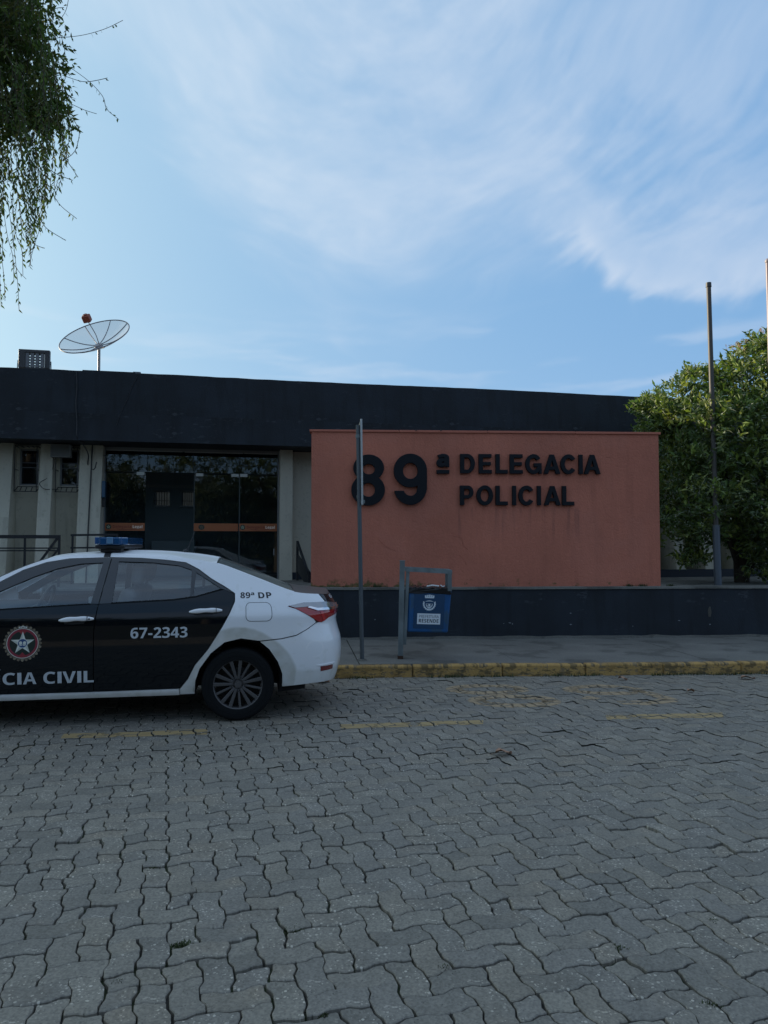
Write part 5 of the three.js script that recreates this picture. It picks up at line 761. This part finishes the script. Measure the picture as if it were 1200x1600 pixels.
  const fabric = std(0.14, 0.145, 0.15, 0.9), seatMap = (x, z, rear) => {
    const w = rear ? 1.25 : 0.5, parts = [rbox(x - 0.5, x + 0.02, 0.5, 0.64, z - w / 2, z + w / 2, 0.06, 4), rbox(-0.07, 0.07, 0, rear ? 0.44 : 0.58, -w / 2, w / 2, 0.06, 4).rotateZ(-0.3).translate(x, 0.58, z)];
    for (const dz of rear ? [-0.4, 0.4] : [0]) { parts.push(rbox(-0.05, 0.05, 0, 0.19, -0.13, 0.13, 0.045, 4).rotateZ(-0.2).translate(x + (rear ? 0.16 : 0.2), rear ? 1.02 : 1.17, z + dz)); for (const dd of [-0.05, 0.05]) parts.push(rod([x + 0.17, rear ? 0.95 : 1.1, z + dz + dd], [x + 0.2, rear ? 1.06 : 1.2, z + dz + dd], 0.007)); }
    return parts;
  };
  for (const g of [1, -1]) mesh('front_seat', seatMap(-1.12, 0.37 * g), fabric, car); mesh('rear_seat', seatMap(-0.22, 0, true), fabric, car);
  mesh('dashboard', [rbox(-2.45, -1.92, 0.55, 0.98, -0.68, 0.68, 0.1, 4)], std(0.05, 0.05, 0.055, 0.8), car);
  mesh('steering_wheel', [new THREE.TorusGeometry(0.185, 0.016, 10, 36).rotateY(Math.PI / 2).rotateZ(-0.4).translate(-1.72, 0.99, 0.37), rod([-1.74, 0.98, 0.37], [-1.95, 0.88, 0.37], 0.04), bar([-1.72, 0.98, 0.2], [-1.72, 0.98, 0.54], 0.03, 0.02)], std(0.05, 0.05, 0.055, 0.5), car);
  mesh('rear_view_mirror', rbox(-1.78, -1.76, 1.26, 1.32, -0.12, 0.12, 0.01), ink, car);
  mesh('dash_paper', box(-1.42, -1.38, 0.93, 1.03, -0.1, -0.02), std(0.7, 0.72, 0.72, 0.7), car);
  // ---- roof: strap, light bar, antenna
  P('roof_strap', [[-1.17, 1.425], [-1.115, 1.425], ...topEdge(-1.115, -1.17, 3, 0.002)], ink, { off: 0.003, rim: 0.002, cell: 0.03 });
  for (const q of [1, -1]) T('roof_strap', [[-1.17, 0.55 * q], [-1.115, 0.55 * q], [-1.115, q], [-1.17, q]], ink, { off: 0.003, rim: 0.002, cell: 0.03 });
  const lb = new THREE.Group(); lb.name = 'light_bar'; lb.position.set(-1.13, 1.475, 0); car.add(lb);
  mesh('base', [rbox(-0.13, 0.13, 0.022, 0.058, -0.54, 0.54, 0.014, 3), rbox(-0.09, 0.09, -0.01, 0.03, 0.36, 0.5, 0.01), rbox(-0.09, 0.09, -0.01, 0.03, -0.5, -0.36, 0.01), rbox(-0.11, 0.11, 0.0, 0.028, -0.2, 0.2, 0.01)], std(0.012, 0.012, 0.014, 0.5), lb);
  const lens = (() => { const o = []; for (const [x, z] of [[0.14, 0.46], [0.08, 0.565], [-0.08, 0.565], [-0.14, 0.46], [-0.14, -0.46], [-0.08, -0.565], [0.08, -0.565], [0.14, -0.46]]) o.push([x, z]); return new THREE.ExtrudeGeometry(shapeOf(o), { depth: 0.05, bevelEnabled: true, bevelSize: 0.012, bevelThickness: 0.01, bevelSegments: 3, bevelOffset: -0.012 }).rotateX(-Math.PI / 2).translate(0, 0.066, 0); })();
  mesh('blue_lens', metricUV(lens), phys(0.012, 0.075, 0.19, 0.15, { clearcoat: 1, clearcoatRoughness: 0.05 }), lb);
  for (const [x0, x1] of [[-0.135, -0.1], [-0.025, 0.03], [0.06, 0.1]]) mesh('lens_block', rbox(x0, x1, 0.066, 0.126, 0.3, 0.575 - Math.abs(x0 + x1) * 0.25, 0.004), phys(x0 > -0.05 && x1 < 0.05 ? 0.12 : 0.03, x0 > -0.05 && x1 < 0.05 ? 0.25 : 0.1, x0 > -0.05 && x1 < 0.05 ? 0.4 : 0.26, 0.2, { clearcoat: 1 }), lb);
  mesh('antenna', [rod([-0.53, 1.458, 0], [-0.5, 1.48, 0], 0.03, 0.018), rod([-0.51, 1.47, 0], [-0.43, 1.67, 0], 0.0045, 0.003, 8)], ink, car);
  // ---- wheels
  const tyreProf = [[0.212, -0.095], [0.225, -0.1], [0.27, -0.1025], [0.296, -0.098], [0.309, -0.086], [0.314, -0.07], [0.314, -0.052], [0.308, -0.05], [0.308, -0.044], [0.3145, -0.042], [0.3145, 0.042], [0.308, 0.044], [0.308, 0.05], [0.314, 0.052], [0.314, 0.07], [0.309, 0.086], [0.296, 0.098], [0.27, 0.1025], [0.225, 0.1], [0.212, 0.095]];
  const alloy = std(0.1, 0.096, 0.096, 0.42, { metalness: 0.45 }), alloyDark = std(0.035, 0.035, 0.037, 0.5, { metalness: 0.4 });
  const makeWheel = () => {
    const w = new THREE.Group(); w.name = 'wheel';
    mesh('tyre', [new THREE.LatheGeometry(tyreProf.map((p) => new THREE.Vector2(...p)), 72).rotateX(Math.PI / 2), new THREE.TorusGeometry(0.252, 0.0025, 6, 72).translate(0, 0, 0.1015), new THREE.TorusGeometry(0.285, 0.002, 6, 72).translate(0, 0, 0.1)], rubber, w);
    const rimParts = [new THREE.LatheGeometry([[0.214, -0.09], [0.205, -0.07], [0.2, 0.05], [0.2, 0.075], [0.208, 0.088], [0.217, 0.094], [0.221, 0.09], [0.219, 0.08]].map((p) => new THREE.Vector2(...p)), 72).rotateX(Math.PI / 2)];
    const sp = (a, wd0, wd1, zo) => { const g = extrude(shapeOf([[0.045, -wd0], [0.212, -wd1], [0.212, wd1], [0.045, wd0]]), 0.03, 0.003), p = g.attributes.position; for (let i = 0; i < p.count; i++) p.setZ(i, p.getZ(i) + zo + 0.03 * Math.sin((p.getX(i) - 0.03) / 0.19 * 2.4)); g.computeVertexNormals(); return g.rotateZ(a); };
    for (let k = 0; k < 5; k++) { const a = 0.1 + Math.PI / 2 + k * 2 * Math.PI / 5; rimParts.push(sp(a - 0.2, 0.011, 0.0165, 0.035), sp(a + 0.2, 0.011, 0.0165, 0.035), sp(a + Math.PI / 5, 0.009, 0.0105, 0.028)); }
    rimParts.push(new THREE.CylinderGeometry(0.03, 0.034, 0.016, 28).rotateX(Math.PI / 2).translate(0, 0, 0.072), new THREE.CylinderGeometry(0.068, 0.078, 0.03, 36).rotateX(Math.PI / 2).translate(0, 0, 0.045));
    mesh('rim', rimParts, alloy, w);
    mesh('brake', [new THREE.CylinderGeometry(0.14, 0.14, 0.02, 40).rotateX(Math.PI / 2).translate(0, 0, -0.02), new THREE.CylinderGeometry(0.2, 0.2, 0.01, 40).rotateX(Math.PI / 2).translate(0, 0, -0.06)], alloyDark, w);
    for (let k = 0; k < 5; k++) { const a = 0.1 + Math.PI / 2 + Math.PI / 5 + k * 2 * Math.PI / 5; mesh('lug_hole', new THREE.TorusGeometry(0.0105, 0.005, 8, 16).translate(Math.cos(a) * 0.052, Math.sin(a) * 0.052, 0.0625), ink, w); mesh('lug_nut', new THREE.CylinderGeometry(0.008, 0.008, 0.02, 6).rotateX(Math.PI / 2).translate(Math.cos(a) * 0.052, Math.sin(a) * 0.052, 0.055), alloy, w); }
    return w;
  };
  const wheel = makeWheel(); for (const [x, g, i] of [[0.01, 1, 0], [0.01, -1, 1], [-2.7, 1, 2], [-2.7, -1, 3]]) { const w = i ? wheel.clone() : wheel; w.position.set(x, 0.3145, g * 0.7625); if (g < 0) w.rotation.y = Math.PI; car.add(w); }
  // ---- lettering and crest laid on the panels
  const text = (str, s0, s1, y0, y1, mat, parent, off = 0.0015, m = sideMap, sgn = 1, slant = 0, shapes = null) => {
    const g = new THREE.ShapeGeometry(shapes || font.generateShapes(str, 1), 6); g.computeBoundingBox(); const b = g.boundingBox, p = g.attributes.position, n = g.attributes.normal;
    for (let i = 0; i < p.count; i++) { const u = (p.getX(i) - b.min.x) / (b.max.x - b.min.x), v = (p.getY(i) - b.min.y) / (b.max.y - b.min.y), s = s0 + (s1 - s0) * u, y = y0 + (y1 - y0) * v + slant * u, a = m(s, y), e = 2e-3, x1 = m(s + e, y), y2 = m(s, y + e), nn = V(x1[0] - a[0], x1[1] - a[1], x1[2] - a[2]).cross(V(y2[0] - a[0], y2[1] - a[1], y2[2] - a[2])).normalize().multiplyScalar(sgn); p.setXYZ(i, a[0] + nn.x * off, a[1] + nn.y * off, a[2] + nn.z * off); n.setXYZ(i, nn.x, nn.y, nn.z); }
    return mesh('lettering', g, mat, parent);
  };
  const stem = [shapeOf([[0, 0], [1, 0], [1, 1], [0, 1]])], accent = [shapeOf([[0, 0], [0.6, 0], [1, 1], [0.35, 1]])], word = (list) => { for (const [c, a, b] of list) c === '|' ? text(c, a, b, 0.3765, 0.474, vinyl, fd[1], 0.0015, sideMap, 1, 0, stem) : text(c, a, b, 'LPVA'.includes(c) ? 0.3765 : 0.3745, 'LPVA'.includes(c) ? 0.474 : 0.476, vinyl, fd[1]); };
  word([['P', -2.245, -2.165], ['O', -2.152, -2.05], ['L', -2.036, -1.968], ['|', -1.952, -1.92], ['C', -1.897, -1.801], ['|', -1.784, -1.752], ['A', -1.74, -1.636], ['C', -1.581, -1.487], ['|', -1.47, -1.438], ['V', -1.43, -1.325], ['|', -1.314, -1.282], ['L', -1.263, -1.183]]); text('', -1.945, -1.915, 0.483, 0.505, vinyl, fd[1], 0.0015, sideMap, 1, 0, accent);
  text('67-2343', -0.889, -0.419, 0.737, 0.829, vinyl, rd[1]);
  text('89', 0.027, 0.124, 1.062, 1.112, ink, car); text('a', 0.13, 0.163, 1.087, 1.11, ink, car); text('DP', 0.2, 0.324, 1.06, 1.11, ink, car);
  text('67-2343', 1.0, 1.5, 1.028, 1.062, vinyl, car, 0.003);
  const crest = canvasTex(512, 512, (c) => {
    c.clearRect(0, 0, 512, 512); c.fillStyle = '#0a1016'; c.fillRect(0, 0, 512, 512); c.translate(256, 256);
    for (let i = 0; i < 28; i++) { const a = i / 28 * 6.2832; c.save(); c.rotate(a); c.fillStyle = i % 2 ? '#6d6250' : '#857a66'; c.beginPath(); c.moveTo(-26, -205); c.quadraticCurveTo(-14, -252, 0, -250); c.quadraticCurveTo(14, -252, 26, -205); c.fill(); c.restore(); }
    c.fillStyle = '#222a22'; c.beginPath(); c.arc(0, 0, 214, 0, 7); c.fill(); c.fillStyle = '#c9c0b4'; c.beginPath(); c.arc(0, 0, 206, 0, 7); c.fill(); c.fillStyle = '#842b3a'; c.beginPath(); c.arc(0, 0, 196, 0, 7); c.fill(); c.fillStyle = '#1c2a25'; c.beginPath(); c.arc(0, 0, 166, 0, 7); c.fill();
    c.fillStyle = '#8a2a33'; c.beginPath(); c.moveTo(-60, 190); c.lineTo(0, 120); c.lineTo(60, 190); c.fill(); c.beginPath(); c.moveTo(-70, -180); c.lineTo(0, -110); c.lineTo(70, -180); c.fill();
    for (let i = 0; i < 5; i++) { c.save(); c.rotate(i * 1.25664); c.fillStyle = '#b9bdb2'; c.beginPath(); c.moveTo(0, -160); c.lineTo(-38, -50); c.lineTo(0, 0); c.fill(); c.fillStyle = '#d6d8cc'; c.beginPath(); c.moveTo(0, -160); c.lineTo(38, -50); c.lineTo(0, 0); c.fill(); c.restore(); }
    c.fillStyle = '#c9cfca'; c.beginPath(); c.arc(0, 0, 66, 0, 7); c.fill(); c.fillStyle = '#2d4a78'; c.beginPath(); c.arc(0, 0, 58, 0, 7); c.fill(); c.fillStyle = '#d6d8cc'; c.beginPath(); c.arc(-26, -8, 20, 0, 7); c.arc(26, -8, 20, 0, 7); c.fill(); c.fillRect(-40, 4, 80, 26); c.fillStyle = '#2d4a78'; c.fillRect(-5, -30, 10, 66); c.fillRect(-24, 12, 14, 8); c.fillRect(12, 12, 14, 8);
    c.fillStyle = '#cfd2cc'; for (let i = -2; i <= 2; i++) { c.beginPath(); c.arc(i * 22, -226 + Math.abs(i) * 5, 10, 0, 7); c.fill(); }
  });
  { const g = new THREE.CircleGeometry(1, 64), p = g.attributes.position, n = g.attributes.normal; const pos = [], uv = [], idx = [], nrm = []; for (let r = 0; r <= 8; r++) for (let k = 0; k <= 64; k++) { const a = k / 64 * 6.2832, R = r / 8, e = r === 8 ? 0.975 + 0.025 * Math.cos(a * 28) : 1, u = R * e * Math.cos(a), v = R * e * Math.sin(a), q = sideMap(-1.745 + 0.152 * u, 0.717 + 0.152 * v); pos.push(q[0], q[1], q[2] + 0.0018); uv.push(0.5 + u * 0.49, 0.5 + v * 0.49); nrm.push(0, 0, 1); } for (let r = 0; r < 8; r++) for (let k = 0; k < 64; k++) { const a = r * 65 + k; idx.push(a, a + 65, a + 1, a + 1, a + 65, a + 66); } const cg = new THREE.BufferGeometry(); cg.setAttribute('position', new THREE.Float32BufferAttribute(pos, 3)); cg.setAttribute('normal', new THREE.Float32BufferAttribute(nrm, 3)); cg.setAttribute('uv', new THREE.Float32BufferAttribute(uv, 2)); cg.setIndex(idx); mesh('crest', cg, new THREE.MeshStandardMaterial({ map: crest, roughness: 0.5 }), fd[1]); }
}

renderer.render(scene, camera);
